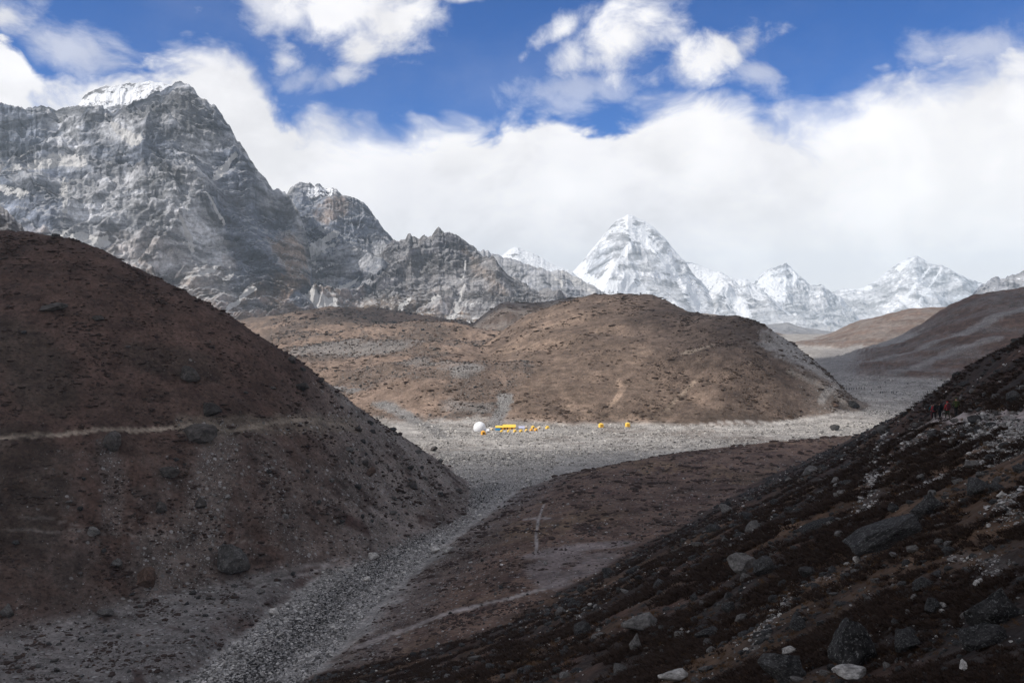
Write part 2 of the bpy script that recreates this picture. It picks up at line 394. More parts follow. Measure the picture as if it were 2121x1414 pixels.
def ground_material():
    m, T, b, out = material('earth_heath_gravel')
    at = T.new('ShaderNodeAttribute', attribute_name='tint'); col = at.outputs['Color']
    st = T.new('ShaderNodeAttribute', attribute_name='stony'); stony = st.outputs['Fac']
    geo = T.new('ShaderNodeNewGeometry'); P = geo.outputs['Position']
    Pw = T.vmath('ADD', P, T.vmath('SCALE', T.new('ShaderNodeTexNoise').outputs['Color'], scale=0.0))
    nf = T.noise(P, 1.1, 8, 0.68); nm = T.noise(P, 0.16, 6, 0.62); nl = T.noise(P, 0.035, 5, 0.6)
    k = T.math('MULTIPLY', T.ramp(nf, 0.32, 0.68, 0.50, 1.52, False), T.ramp(nm, 0.34, 0.66, 0.66, 1.36, False))
    k = T.math('MULTIPLY', k, T.ramp(nl, 0.35, 0.65, 0.80, 1.20, False))
    c = T.vmath('SCALE', col, scale=k)
    # tussocks and low scrub: dark flecks on the heath
    fl = T.ramp(T.noise(P, 0.55, 5, 0.7), 0.54, 0.66)
    notst = T.math('SUBTRACT', 1.0, stony)
    c = T.mix(T.math('MULTIPLY', T.math('MULTIPLY', fl, notst), 0.5), c, T.vmath('MULTIPLY', c, (0.42, 0.38, 0.38)))
    fl2 = T.ramp(T.noise(T.vmath('MULTIPLY', P, (1.0, 0.6, 1.0)), 0.17, 5, 0.7), 0.54, 0.62)
    c = T.mix(T.math('MULTIPLY', T.math('MULTIPLY', fl2, notst), 0.45), c, T.vmath('MULTIPLY', c, (0.50, 0.46, 0.46)))
    terr = T.ramp(T.noise(T.vmath('MULTIPLY', P, (0.10, 0.10, 1.0)), 1.5, 4, 0.6), 0.50, 0.60)
    c = T.mix(T.math('MULTIPLY', T.math('MULTIPLY', terr, notst), 0.28), c, T.vmath('MULTIPLY', c, (0.55, 0.52, 0.52)))
    # stones: cells of their own grey, three sizes
    for sc, thr, amt in ((0.85, 0.60, 0.85), (1.9, 0.50, 0.9), (4.2, 0.4, 0.8)):
        v = T.new('ShaderNodeTexVoronoi'); T.link(P, v.inputs['Vector']); v.inputs['Scale'].default_value = sc
        rs = T.sep(v.outputs['Color'])
        present = T.ramp(T.math('ADD', rs[0], T.math('MULTIPLY', stony, 0.85)), 1.10, 1.14)
        shape = T.ramp(v.outputs['Distance'], 0.30, 0.46, 1.0, 0.0)
        g = T.ramp(rs[1], 0.0, 1.0, 0.13, 0.52, False)
        g = T.math('MULTIPLY', g, T.ramp(stony, 0.0, 1.0, 0.55, 1.0, False))
        gc = T.vmath('MULTIPLY', T.comb(g, g, g), (1.0, 0.965, 0.93))
        dark = T.math('MULTIPLY', T.math('MULTIPLY', present, stony), 0.5)
        c = T.mix(dark, c, T.vmath('SCALE', c, scale=0.62))
        c = T.mix(T.math('MULTIPLY', T.math('MULTIPLY', present, shape), amt), c, gc)
    T.link(c, b.inputs['Base Color'])
    bump = T.new('ShaderNodeBump'); bump.inputs['Strength'].default_value = 0.9; bump.inputs['Distance'].default_value = 0.7
    hgt = T.math('ADD', T.noise(P, 0.7, 8, 0.62), T.math('MULTIPLY', T.voro(P, 1.6), T.math('MULTIPLY', stony, -0.35)))
    T.link(hgt, bump.inputs['Height']); T.link(bump.outputs[0], b.inputs['Normal'])
    return m

def rock_mountain_material(name, base, light, snow_amt, warm, scale=1.0):
    m, T, b, out = material(name)
    geo = T.new('ShaderNodeNewGeometry'); P0 = geo.outputs['Position']; P = T.vmath('SCALE', P0, scale=1.0 / scale)
    at = T.new('ShaderNodeAttribute', attribute_name='tint'); A = T.sep(at.outputs['Color'])   # r scree, g snow, b warm earth
    wn = T.new('ShaderNodeTexNoise'); T.link(P, wn.inputs['Vector']); wn.inputs['Scale'].default_value = 0.006; wn.inputs['Detail'].default_value = 4
    warp = T.vmath('SCALE', T.vmath('SUBTRACT', wn.outputs['Color'], (0.5, 0.5, 0.5)), scale=90.0)
    Pw = T.vmath('ADD', P, warp)
    # beds of rock dipping to the right, torn by noise
    rot = T.new('ShaderNodeVectorRotate', rotation_type='EULER_XYZ'); T.link(Pw, rot.inputs[0]); rot.inputs['Rotation'].default_value = (0.12, 0.16, 0.3)
    strata = T.noise(T.vmath('MULTIPLY', rot.outputs[0], (0.18, 0.18, 1.0)), 0.055, 7, 0.68)
    blot = T.noise(Pw, 0.012, 8, 0.62); fine = T.noise(P, 0.10, 9, 0.70); streak = T.noise(T.vmath('MULTIPLY', Pw, (1.0, 1.0, 0.4)), 0.05, 8, 0.68)
    k = T.math('MULTIPLY', T.ramp(strata, 0.40, 0.60, 0.42, 1.60, False), T.ramp(fine, 0.32, 0.68, 0.50, 1.52, False))
    k = T.math('MULTIPLY', k, T.ramp(blot, 0.36, 0.64, 0.72, 1.28, False))
    c = T.vmath('SCALE', T.mix(T.ramp(T.noise(Pw, 0.005, 4, 0.55), 0.42, 0.58), base, light), scale=k)
    c = T.mix(T.math('MULTIPLY', A[2], 0.85), c, T.vmath('MULTIPLY', T.comb(k, k, k), warm))
    dk = T.new('ShaderNodeAttribute', attribute_name='veil').outputs['Fac']      # darker and paler rock, with shadowed faces painted in
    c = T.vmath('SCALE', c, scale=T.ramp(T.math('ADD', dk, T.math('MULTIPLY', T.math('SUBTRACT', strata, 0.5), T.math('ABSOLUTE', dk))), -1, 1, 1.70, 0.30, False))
    nz = T.sep(geo.outputs['Normal'])[2]
    # grit and old snow resting on ledges and in gullies
    ledge = T.ramp(T.math('ADD', nz, T.math('ADD', T.math('MULTIPLY', T.math('SUBTRACT', strata, 0.5), 0.9), T.math('MULTIPLY', T.math('SUBTRACT', streak, 0.5), 0.7))), 0.60, 0.84)
    c = T.mix(T.math('MULTIPLY', ledge, 0.60), c, T.vmath('SCALE', T.mix(0.5, light, (0.5, 0.5, 0.52)), scale=T.ramp(fine, 0.3, 0.7, 0.8, 1.15, False)))
    scr = T.ramp(T.math('ADD', A[0], T.math('MULTIPLY', T.math('ADD', T.math('MULTIPLY', T.math('SUBTRACT', strata, 0.5), 1.0), T.math('SUBTRACT', fine, 0.5)), 1.5)), 0.34, 0.56)
    c = T.mix(scr, c, T.vmath('SCALE', T.mix(0.5, (0.52, 0.51, 0.50), (0.56, 0.555, 0.56)), scale=T.ramp(streak, 0.3, 0.7, 0.80, 1.15, False)))
    sn = T.math('ADD', A[1], T.math('ADD', T.math('MULTIPLY', T.math('SUBTRACT', nz, 0.5), 0.5 * snow_amt), T.math('MULTIPLY', T.math('SUBTRACT', strata, 0.5), 1.6)))
    sn = T.ramp(T.math('ADD', sn, T.math('ADD', T.math('MULTIPLY', T.math('SUBTRACT', fine, 0.5), 0.9), T.math('MULTIPLY', T.math('SUBTRACT', streak, 0.5), 1.2))), 0.46, 0.60)
    c = T.mix(sn, c, (0.86, 0.88, 0.92))
    T.link(c, b.inputs['Base Color'])
    bump = T.new('ShaderNodeBump'); bump.inputs['Strength'].default_value = 0.9; bump.inputs['Distance'].default_value = 9.0 * scale
    hgt = T.math('ADD', T.noise(T.vmath('MULTIPLY', rot.outputs[0], (0.16, 0.16, 1.0)), 0.07, 8, 0.66), T.math('MULTIPLY', fine, 0.8))
    T.link(hgt, bump.inputs['Height']); T.link(bump.outputs[0], b.inputs['Normal'])
    return m

def stone_material(name, base, lichen, lich_amt, scale=6.0, vary=0.35):
    m, T, b, out = material(name)
    tc = T.new('ShaderNodeTexCoord'); P = tc.outputs['Object']; oi = T.new('ShaderNodeObjectInfo')
    Pr = T.vmath('ADD', P, T.vmath('SCALE', T.comb(oi.outputs['Random'], oi.outputs['Random'], oi.outputs['Random']), scale=37.0))
    n = T.noise(Pr, scale, 8, 0.65); n5 = T.noise(Pr, 1.3, 4, 0.6)
    k = T.math('MULTIPLY', T.ramp(n, 0.32, 0.68, 0.45, 1.6, False), T.ramp(n5, 0.35, 0.65, 0.65, 1.35, False))
    k = T.math('MULTIPLY', k, T.ramp(oi.outputs['Random'], 0, 1, 1 - vary, 1 + vary, False))
    c = T.vmath('SCALE', T.mix(0.0, base, base), scale=k)
    sp = T.ramp(T.noise(Pr, scale * 2.2, 8, 0.8), 0.53, 0.62)
    c = T.mix(T.math('MULTIPLY', sp, lich_amt), c, lichen)
    T.link(c, b.inputs['Base Color'])
    bump = T.new('ShaderNodeBump'); bump.inputs['Strength'].default_value = 0.7; bump.inputs['Distance'].default_value = 0.12
    T.link(T.noise(Pr, 3.0, 8, 0.65), bump.inputs['Height']); T.link(bump.outputs[0], b.inputs['Normal'])
    return m

def cloth(name, rgb, rough=0.7, var=0.12):
    m, T, b, out = material(name)
    tc = T.new('ShaderNodeTexCoord'); n = T.noise(tc.outputs['Object'], 2.5, 4, 0.6)
    T.link(T.vmath('SCALE', T.mix(0.0, rgb, rgb), scale=T.ramp(n, 0.3, 0.7, 1 - var, 1 + var, False)), b.inputs['Base Color'])
    b.inputs['Roughness'].default_value = rough
    return m

M_GROUND = ground_material()
M_DARKROCK = stone_material('dark_lichened_rock', (0.030, 0.029, 0.029), (0.21, 0.21, 0.205), 0.72, 4.5)
M_GREYROCK = stone_material('grey_granite', (0.095, 0.089, 0.084), (0.27, 0.27, 0.26), 0.55, 4.5)
M_HILLROCK = stone_material('brown_grey_hill_rock', (0.056, 0.050, 0.046), (0.15, 0.14, 0.13), 0.35, 4.0)
M_PALEROCK = stone_material('pale_stone', (0.42, 0.40, 0.375), (0.20, 0.20, 0.20), 0.35, 5.0)
M_COBBLE = stone_material('river_cobble', (0.33, 0.315, 0.30), (0.48, 0.47, 0.45), 0.3, 3.0, 0.65)
M_BROWNROCK = stone_material('brown_stained_rock', (0.085, 0.055, 0.042), (0.22, 0.20, 0.18), 0.35, 4.0)
M_HEATH = cloth('dry_heather', (0.029, 0.018, 0.013), 0.95, 0.5)
M_STRAW = cloth('dry_straw_grass', (0.085, 0.047, 0.022), 0.95, 0.4)

# ------------------------------------------------------------------ mesh makers
def grid_mesh(name, co, mat, cols=None, attrs=None, facemask=None, smooth=True):
    """co: (R, C, 3); builds the faces facemask marks as one mesh object"""
    R, C = co.shape[:2]
    idx = np.arange(R * C).reshape(R, C)
    q = np.stack([idx[:-1, :-1], idx[:-1, 1:], idx[1:, 1:], idx[1:, :-1]], -1).reshape(-1, 4)
    if facemask is not None: q = q[facemask.reshape(-1)]
    if len(q) == 0: return None
    used = np.unique(q); remap = np.zeros(R * C, np.int32); remap[used] = np.arange(len(used)); q = remap[q]
    me = bpy.data.meshes.new(name)
    me.vertices.add(len(used)); me.vertices.foreach_set('co', co.reshape(-1, 3)[used].astype(np.float32).ravel())
    me.loops.add(q.size); me.loops.foreach_set('vertex_index', q.astype(np.int32).ravel())
    me.polygons.add(len(q)); me.polygons.foreach_set('loop_start', np.arange(0, q.size, 4, dtype=np.int32))
    if smooth: me.polygons.foreach_set('use_smooth', np.ones(len(q), bool))
    me.update(calc_edges=True)
    if cols is not None:
        a = me.color_attributes.new('tint', 'FLOAT_COLOR', 'POINT')
        c4 = np.ones((len(used), 4), np.float32); c4[:, :3] = cols.reshape(-1, 3)[used]
        a.data.foreach_set('color', c4.ravel())
    for k, v in (attrs or {}).items():
        a = me.attributes.new(k, 'FLOAT', 'POINT'); a.data.foreach_set('value', v.reshape(-1)[used].astype(np.float32))
    me.materials.append(mat)
    o = bpy.data.objects.new(name, me); COL.objects.link(o)
    return o

def tag(o, label=None, cat=None, group=None, kind=None):
    if label: o['label'] = label
    if cat: o['category'] = cat
    if group: o['group'] = group
    if kind: o['kind'] = kind
    return o

# ------------------------------------------------------------------ trails and stone runs, traced on the ground
TRAILS = []   # (points on the ground, half width, tint, strength, stony)
def trail(pts, w, tint, k=1.0, stony=0.15, reg=None): TRAILS.append((path_xy(pts), w, tint, k, stony, reg))
PALE = (0.24, 0.215, 0.195)
# wear and bare ground on the left hill: stony washes, dark juniper mats, the eroded flank
trail([(458, 905), (448, 960), (430, 1040), (405, 1140), (335, 1235)], 4.5, (0.165, 0.138, 0.122), 0.60, 0.6, 2)
trail([(560, 930), (590, 1010), (600, 1110)], 5.5, (0.150, 0.122, 0.108), 0.45, 0.5, 2)
trail([(330, 1130), (300, 1200)], 4.0, (0.160, 0.135, 0.120), 0.5, 0.5, 2)
trail([(220, 930), (235, 1000), (230, 1080)], 2.5, (0.150, 0.125, 0.112), 0.5, 0.5, 2)
trail([(640, 745), (700, 815), (790, 885), (870, 945), (940, 1010)], 4.0, (0.225, 0.200, 0.182), 0.60, 0.4, 2)
trail([(780, 1060), (820, 1085), (862, 1102)], 1.6, (0.240, 0.205, 0.190), 0.75, 0.2, 2)
trail([(20, 940), (60, 985), (50, 1050)], 9.0, (0.045, 0.038, 0.030), 0.45, 0.1, 2)
trail([(0, 700), (70, 750), (90, 800)], 8.0, (0.045, 0.038, 0.030), 0.55, 0.1, 2)
trail([(300, 740), (420, 760)], 5.0, (0.050, 0.040, 0.032), 0.5, 0.2, 2)
trail([(0, 1160), (110, 1190), (160, 1240)], 8.0, (0.045, 0.036, 0.030), 0.4, 0.1, 2)
trail([(725, 1078), (750, 1092)], 2.4, (0.042, 0.018, 0.015), 0.75, 0.0, 2)
trail([(870, 1070), (895, 1078)], 1.2, (0.040, 0.020, 0.017), 0.75, 0.0, 2)
trail([(-60, 912), (0, 907), (99, 900), (163, 895), (218, 888), (277, 891), (337, 887), (396, 878), (431, 876), (460, 887), (495, 890), (545, 877), (644, 871), (720, 880)], 0.5, (0.30, 0.25, 0.20), 0.95, 0.1, 2)
trail([(380, 880), (460, 884), (560, 882), (660, 876), (740, 880)], 2.4, (0.20, 0.165, 0.13), 0.55, 0.4, 2)
trail([(0, 1095), (190, 1098), (330, 1110), (450, 1118), (590, 1130)], 0.22, PALE, 0.45, 0.0, 2)
trail([(0, 1070), (100, 1072), (170, 1090)], 0.2, PALE, 0.4, 0.0, 2)
trail([(980, 1256), (900, 1278), (850, 1300), (800, 1315), (740, 1340)], 1.5, (0.34, 0.30, 0.28), 0.95, 0.1)
trail([(1180, 1195), (1130, 1218), (1060, 1238), (980, 1256)], 1.0, (0.30, 0.27, 0.25), 0.9, 0.1)
trail([(1126, 1045), (1115, 1075), (1110, 1110), (1112, 1130), (1108, 1150)], 0.4, (0.30, 0.275, 0.26), 0.9, 0.1)
trail([(1090, 1074), (1135, 1073)], 1.0, (0.30, 0.28, 0.27), 0.8, 0.1)
trail([(1110, 1150), (1190, 1135), (1290, 1125)], 3.5, (0.235, 0.20, 0.19), 0.85, 0.2)
trail([(1150, 1210), (1120, 1175), (1180, 1150)], 4.0, (0.215, 0.18, 0.17), 0.8, 0.2)
trail([(1200, 1190), (1250, 1150)], 4.0, (0.215, 0.18, 0.17), 0.8, 0.2)
trail([(0, 1378), (130, 1345), (280, 1296), (380, 1272), (500, 1225), (680, 1170)], 0.5, (0.26, 0.24, 0.23), 0.8, 0.1)
trail([(0, 1410), (200, 1365), (330, 1330)], 0.4, (0.24, 0.22, 0.21), 0.7, 0.1)
trail([(100, 1300), (300, 1250), (520, 1200), (700, 1155)], 0.4, (0.26, 0.24, 0.23), 0.6, 0.1)
trail([(1925, 872), (1950, 869), (1985, 867), (2020, 862), (2060, 860), (2121, 868), (2200, 878)], 0.8, (0.34, 0.29, 0.27), 0.95, 0.25)
trail([(1925, 872), (1880, 900), (1850, 925)], 1.3, (0.24, 0.21, 0.19), 0.6, 0.7)
trail([(1280, 788), (1285, 800), (1290, 805), (1275, 830), (1262, 838)], 2.0, (0.34, 0.25, 0.19), 0.8, 0.1, 3)
trail([(1420, 730), (1450, 722), (1470, 716)], 3.0, (0.34, 0.28, 0.22), 0.7, 0.2, 3)
trail([(1640, 770), (1680, 790), (1720, 810), (1745, 830)], 3.0, (0.30, 0.26, 0.22), 0.6, 0.6, 3)
trail([(1380, 850), (1410, 820), (1440, 790)], 1.5, (0.28, 0.22, 0.17), 0.5, 0.2, 3)
trail([(1010, 895), (1200, 893), (1400, 886), (1600, 876), (1760, 852)], 1.5, (0.42, 0.40, 0.38), 0.6, 0.2)
trail([(930, 935), (1100, 922), (1300, 908), (1500, 897), (1700, 880)], 1.2, (0.42, 0.40, 0.38), 0.6, 0.2)
trail([(1700, 832), (1800, 818), (1870, 813), (1925, 812)], 2.0, (0.34, 0.32, 0.30), 0.7, 0.3)
RUNS = []     # runs of stones: (points, half width, amount)
def run(pts, w, k): RUNS.append((path_xy(pts), w, k))
run([(2121, 905), (2080, 940), (2010, 965), (1960, 985), (1900, 1012)], 1.6, 1.0)
run([(2121, 1010), (2080, 1035), (2100, 1080)], 0.6, 0.8)
run([(1835, 890), (1818, 930), (1812, 990), (1795, 1040), (1790, 1065)], 0.8, 0.8)
run([(1945, 900), (1900, 930), (1860, 950), (1900, 905)], 2.2, 0.55)
run([(2000, 880), (2060, 900), (2121, 930)], 2.0, 0.75)
run([(1650, 1228), (1610, 1260), (1590, 1290), (1575, 1325), (1560, 1345)], 0.35, 1.0)
run([(1560, 1345), (1500, 1370), (1450, 1395)], 0.3, 0.5)
run([(1980, 1150), (2040, 1165), (2060, 1185)], 0.4, 0.6)
run([(1780, 1160), (1740, 1190), (1660, 1215)], 0.4, 0.4)
SCREE = []
def scree(pts, w, k, reg): SCREE.append((path_xy(pts), w, k, reg))
scree([(1048, 820), (1040, 850), (1020, 880)], 4.5, 1.0, 0)
scree([(790, 835), (840, 860), (890, 882), (920, 905)], 5.0, 1.0, 0)
scree([(700, 800), (735, 808)], 5.0, 0.9, 0)
scree([(940, 840), (1000, 845)], 8.0, 0.5, 0)
scree([(960, 770), (975, 760)], 9.0, 0.7, 0)
scree([(640, 720), (740, 725), (800, 715)], 30, 0.55, 0)
scree([(860, 745), (950, 755)], 12, 0.4, 0)
scree([(1660, 738), (1750, 725), (1850, 708)], 26, 1.0, None)
scree([(1720, 760), (1850, 735), (2000, 690), (2121, 640)], 9, 0.7, None)
scree([(1850, 770), (1960, 735), (2060, 700)], 8, 0.6, None)

# ------------------------------------------------------------------ the ground as one sheet, cut into its landforms
def build_ground():
    NC, NR = 1180, 760
    px = np.linspace(-420, 2540, NC); U = ray(px, np.full(NC, 640.0))[0].astype(np.float32)
    ys = np.geomspace(5.0, 11000.0, 2600).astype(np.float32)
    XX = U[None, :] * ys[:, None]; YY = np.broadcast_to(ys[:, None], XX.shape)
    sub = slice(None, None, 8)
    Zs = heights(XX[:, sub], YY[:, sub], detail=False)
    phi = (Zs - CAMZ) / YY[:, sub]
    dphi = np.abs(np.diff(phi, axis=0)); vis = (np.diff(phi, axis=0) > 0)
    runmax = np.maximum.accumulate(phi, axis=0)[1:]
    seen = (phi[1:] >= runmax - 0.003)
    met = dphi * np.where(seen, 1.0, 0.12) + 0.00030 * (YY[1:, sub] < 2600)
    cum = np.concatenate([np.zeros((1, met.shape[1])), np.cumsum(met, 0)], 0)
    k = np.exp(-0.5 * (np.arange(-6, 7) / 3.0) ** 2); k /= k.sum()
    rows = np.zeros((NR, met.shape[1]))
    lev = np.linspace(0, 1, NR)
    for j in range(met.shape[1]):
        rows[:, j] = np.interp(lev, cum[:, j] / cum[-1, j], np.log(ys))
    rows = np.apply_along_axis(lambda r: np.convolve(np.pad(r, 6, mode='edge'), k, 'valid'), 1, rows)
    cs = np.arange(NC)[sub]
    Y = np.exp(np.stack([np.interp(np.arange(NC), cs, rows[i]) for i in range(NR)])).astype(np.float32)
    X = U[None, :] * Y
    Z, reg, u, sr, sl, lay = heights(X, Y, regions=True)
    # ---- tints
    col = np.zeros((NR, NC, 3), np.float32); st = np.zeros((NR, NC), np.float32)
    def paint(mask, rgb, stony=None):
        mk = np.clip(mask, 0, 1)[..., None]
        col[:] = col * (1 - mk) + np.array(rgb, np.float32) * mk
        if stony is not None: st[:] = st * (1 - mk[..., 0]) + stony * mk[..., 0]
    nA = fbm2(X, Y, 60, 5, 0.55, 81); nB = fbm2(X, Y, 14, 5, 0.6, 83); nC = fbm2(X, Y, 4, 4, 0.6, 87); nD = fbm2(X * 0.25, Y, 12, 4, 0.6, 88)
    R = [(reg == i).astype(np.float32) for i in range(8)]
    soft = lambda i, k=3.0: sstep(lay[i] - np.maximum.reduce([lay[j] for j in range(8) if j != i]), -k, k)
    # valley: gravel plain, and brown moorland behind it
    plain = (0.40, 0.375, 0.35)
    col[:] = plain; st[:] = 0.75
    moor = sstep(Y + 18 * nB + 10 * nC, 528, 548) * (1 - sstep(u, float(ray(1480, 640)[0]), float(ray(1560, 640)[0])))
    paint(moor, (0.205, 0.150, 0.118), 0.10)
    paint(moor * sstep(nA + 0.5 * nB, 0.0, 0.35) * 0.7, (0.25, 0.185, 0.145), 0.08)
    paint(moor * sstep(rid2(X, Y * 1.6, 120, 5, 0.6, 90), 0.35, 0.62) * 0.75, (0.105, 0.080, 0.066), 0.32)
    paint(moor * sstep(nB + 0.4 * nA, 0.22, 0.42) * 0.6, (0.10, 0.086, 0.078), 0.5)
    stripes = sstep(nD + 0.6 * nC, -0.05, 0.45)
    pl = (1 - moor) * (Y > 330)
    paint(pl * stripes * 0.7 * (1 - sstep(Y, 900, 1300)), (0.20, 0.178, 0.160), 0.9)
    paint(pl * sstep(fbm2(X * 0.35 + 0.2 * Y, Y, 28, 5, 0.6, 92), 0.05, 0.3) * 0.65, (0.155, 0.125, 0.105), 0.5)
    paint(pl * sstep(fbm2(X * 0.3 - 0.1 * Y, Y, 18, 5, 0.6, 93), 0.12, 0.3) * 0.6, (0.50, 0.47, 0.44), 0.6)
    paint((1 - moor) * sstep(nB + nA * 0.8, 0.1, 0.5) * sstep(Y, 330, 420) * (1 - sstep(Y, 470, 500)) * 0.7, (0.13, 0.105, 0.09), 0.45)
    # right terrace: brown grass with dark patches
    ter = sstep(sr + 5 * nB + 3 * nC, 1.0, 9.0) * (Y < 640) * (1 - sstep(Y + 30 * nA, 520, 620))
    paint(ter, (0.135, 0.088, 0.066), 0.25)
    paint(ter * sstep(nA + 0.6 * nB, 0.05, 0.35), (0.17, 0.115, 0.075), 0.15)
    paint(ter * sstep(nB + 0.8 * nC, 0.10, 0.35) * 0.8, (0.065, 0.038, 0.032), 0.2)
    paint(ter * sstep(sr + 10 * nB, 22, 4) * (1 - 0.5 * sstep(Y, 360, 420)) * 0.85, (0.13, 0.105, 0.095), 0.55)
    # left strip beside the stream
    lst = sstep(-sl + 1.5 * nC + 1.0 * nB, 0.5, 2.5) * (Y < 420) * (u < 0)
    paint(lst, (0.165, 0.15, 0.142), 0.45)
    paint(lst * sstep(fbm2(X + Y, (Y - X) * 0.3, 5, 4, 0.6, 95), 0.12, 0.40) * 0.85, (0.060, 0.040, 0.035), 0.1)
    paint(lst * sstep(-sl, 9, 1) * sstep(nB, -0.2, 0.3) * 0.8, (0.085, 0.052, 0.044), 0.2)
    # stream bed
    bed = (1 - sstep(sr + 1.2 * nC, -1.0, 0.8)) * (1 - sstep(-sl + 1.2 * nC, -0.6, 0.8)) * (Y < 430)
    paint(bed, (0.34, 0.325, 0.31), 0.95)
    mid = np.abs((-sl) - (sr)) * 0.5
    paint(bed * (1 - sstep(mid + 2.2 * nB + 1.5 * nC, 2.0, 5.5)) * sstep(sr, 0, -4) * (1 - sstep(Y, 330, 370)) * 0.70, (0.15, 0.144, 0.14), 0.8)
    # left hill
    L = soft(2)
    paint(L, (0.088, 0.056, 0.045), 0.10)
    edge = sstep(u + 0.010 * nB, float(ray(640, 640)[0]), float(ray(900, 640)[0]))
    low = 1 - sstep(Z + 10 * nA, 22, 44)
    paint(L * sstep(u + 0.03 * nA + 0.02 * nB, float(ray(560, 640)[0]), float(ray(820, 640)[0])) * 0.85, (0.185, 0.160, 0.145), 0.45)
    paint(L * low * sstep(nB + 0.5 * nC + 0.2, 0.0, 0.5) * 0.55, (0.15, 0.122, 0.108), 0.5)
    paint(L * sstep(nB + 0.6 * nC, 0.12, 0.42) * (0.35 + 0.5 * low), (0.060, 0.042, 0.036), 0.15)
    paint(L * sstep(fbm2(X * 0.12, Z * 0.9, 2.2, 4, 0.6, 97) + 0.4 * nB, 0.1, 0.5) * 0.5, (0.060, 0.040, 0.034), 0.05)
    paint(L * sstep(nA - 0.2 * nB, 0.18, 0.5) * 0.6 * (1 - low), (0.07, 0.055, 0.046), 0.05)
    # centre hill
    Cn = soft(3, 2.0)
    paint(Cn, (0.205, 0.150, 0.115), 0.06)
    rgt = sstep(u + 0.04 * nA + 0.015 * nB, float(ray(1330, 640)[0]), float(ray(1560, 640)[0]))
    paint(Cn * rgt * 0.9, (0.090, 0.066, 0.054), 0.15)  # right shoulder's shade put into the tint, along with darker scrub
    paint(Cn * sstep(gully(X, Y), 0.30, 0.62) * 0.6, (0.095, 0.070, 0.056), 0.15)
    paint(Cn * sstep(nB + 0.8 * nC, 0.22, 0.5) * 0.75, (0.075, 0.055, 0.045), 0.2)
    paint(Cn * sstep(-nB + 0.5 * nC, 0.2, 0.5) * 0.4, (0.21, 0.16, 0.125), 0.1)
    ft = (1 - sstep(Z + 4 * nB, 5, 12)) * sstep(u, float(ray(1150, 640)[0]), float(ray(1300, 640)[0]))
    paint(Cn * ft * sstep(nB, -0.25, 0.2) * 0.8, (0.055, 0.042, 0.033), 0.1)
    paint(Cn * sstep(u + 0.01 * nB, float(ray(1640, 640)[0]), float(ray(1740, 640)[0])) * 0.6, (0.20, 0.165, 0.14), 0.5)
    for i, c, s_ in ((4, (0.105, 0.078, 0.064), 0.1), (6, (0.165, 0.120, 0.098), 0.2), (7, (0.17, 0.13, 0.105), 0.1)):
        Q = soft(i); paint(Q, c, s_)
        paint(Q * sstep(nA + nB, 0.05, 0.5) * 0.6, tuple(v * 0.62 for v in c), s_); paint(Q * sstep(rid2(X + Y * 0.5, Y * 0.5, 45, 5, 0.6, 105), 0.45, 0.7) * 0.6, (0.21, 0.18, 0.16), 0.6)
    Q = soft(5); paint(Q, (0.120, 0.076, 0.058), 0.15)
    rk = rid2(X + Y * 0.9, (Y - X) * 0.35, 60, 5, 0.6, 103)
    paint(Q * sstep(rk + 0.4 * nB, 0.42, 0.66) * 0.55, (0.16, 0.140, 0.130), 0.6)
    paint(Q * sstep(nB, 0.15, 0.4) * 0.6, (0.05, 0.036, 0.032), 0.2)
    # near slope
    N = soft(1, 1.2)
    paint(N, (0.036, 0.025, 0.020), 0.05)
    paint(N * sstep(nB + 0.5 * nC, -0.05, 0.3) * 0.8, (0.095, 0.052, 0.036), 0.15)
    paint(N * sstep(-nB + 0.7 * nC, 0.12, 0.42) * 0.75, (0.026, 0.018, 0.015), 0.02)
    paint(N * sstep(fbm2(X, Y, 3.0, 5, 0.65, 107), 0.10, 0.34) * 0.5, (0.050, 0.046, 0.045), 0.35)
    paint(N * sstep(fbm2(X * 0.7, Y, 22, 5, 0.6, 111) + 0.25 * (X < 25), 0.12, 0.36) * 0.75, (0.115, 0.070, 0.042), 0.1)
    paint(N * sstep(nB + 0.9 * nC, 0.25, 0.45) * 0.7, (0.024, 0.017, 0.014), 0.05)
    # stone runs, scree, trails
    for pts, w, k in [(a_, b_ * 0.72, c_) for a_, b_, c_ in RUNS]:
        if len(pts) < 2: continue
        d, _ = seg_dist(X, Y, pts); paint(N * (1 - sstep(d * (1 + 0.8 * nC) + 0.5 * w * nC, w * 0.5, w * 1.3)) * k * sstep(nC, -0.35, 0.2) * 0.55, (0.20, 0.185, 0.175), 0.7)
    for pts, w, k, rg in SCREE:
        if len(pts) < 2: continue
        d, _ = seg_dist(X, Y, pts); paint((1 - sstep(d + w * 0.8 * nB + 0.5 * w * nC, w * 0.5, w * 1.2)) * k * (1 if rg is None else 1), (0.20, 0.19, 0.185) if rg == 0 else (0.30, 0.28, 0.27), 0.9)
    tr_mask = np.zeros((NR, NC), np.float32)
    for pts, w, tint, k, s_, rg in TRAILS:
        if len(pts) < 2: continue
        m = np.ones((NR, NC)) if rg is None else soft(rg)
        d, _ = seg_dist(X, Y, pts)
        mk = (1 - sstep(d + 0.35 * w * nC, w * 0.6, w * 1.25)) * k * m
        paint(mk, tint, s_)
        if w < 1.0: Z[:] = Z - 0.12 * mk; 
        if k > 0.9: tr_mask = np.maximum(tr_mask, mk * (d < w))
    co = np.stack([X, Y, Z], -1)
    fr = reg[:-1, :-1]
    isbed = (bed[:-1, :-1] > 0.5) & (fr == 0)
    istr = tr_mask[:-1, :-1] > 0.5
    names = ['valley_floor', 'hillside', 'hill', 'moraine_hill', 'moraine_ridge', 'valley_side', 'valley_side', 'moraine_hill']
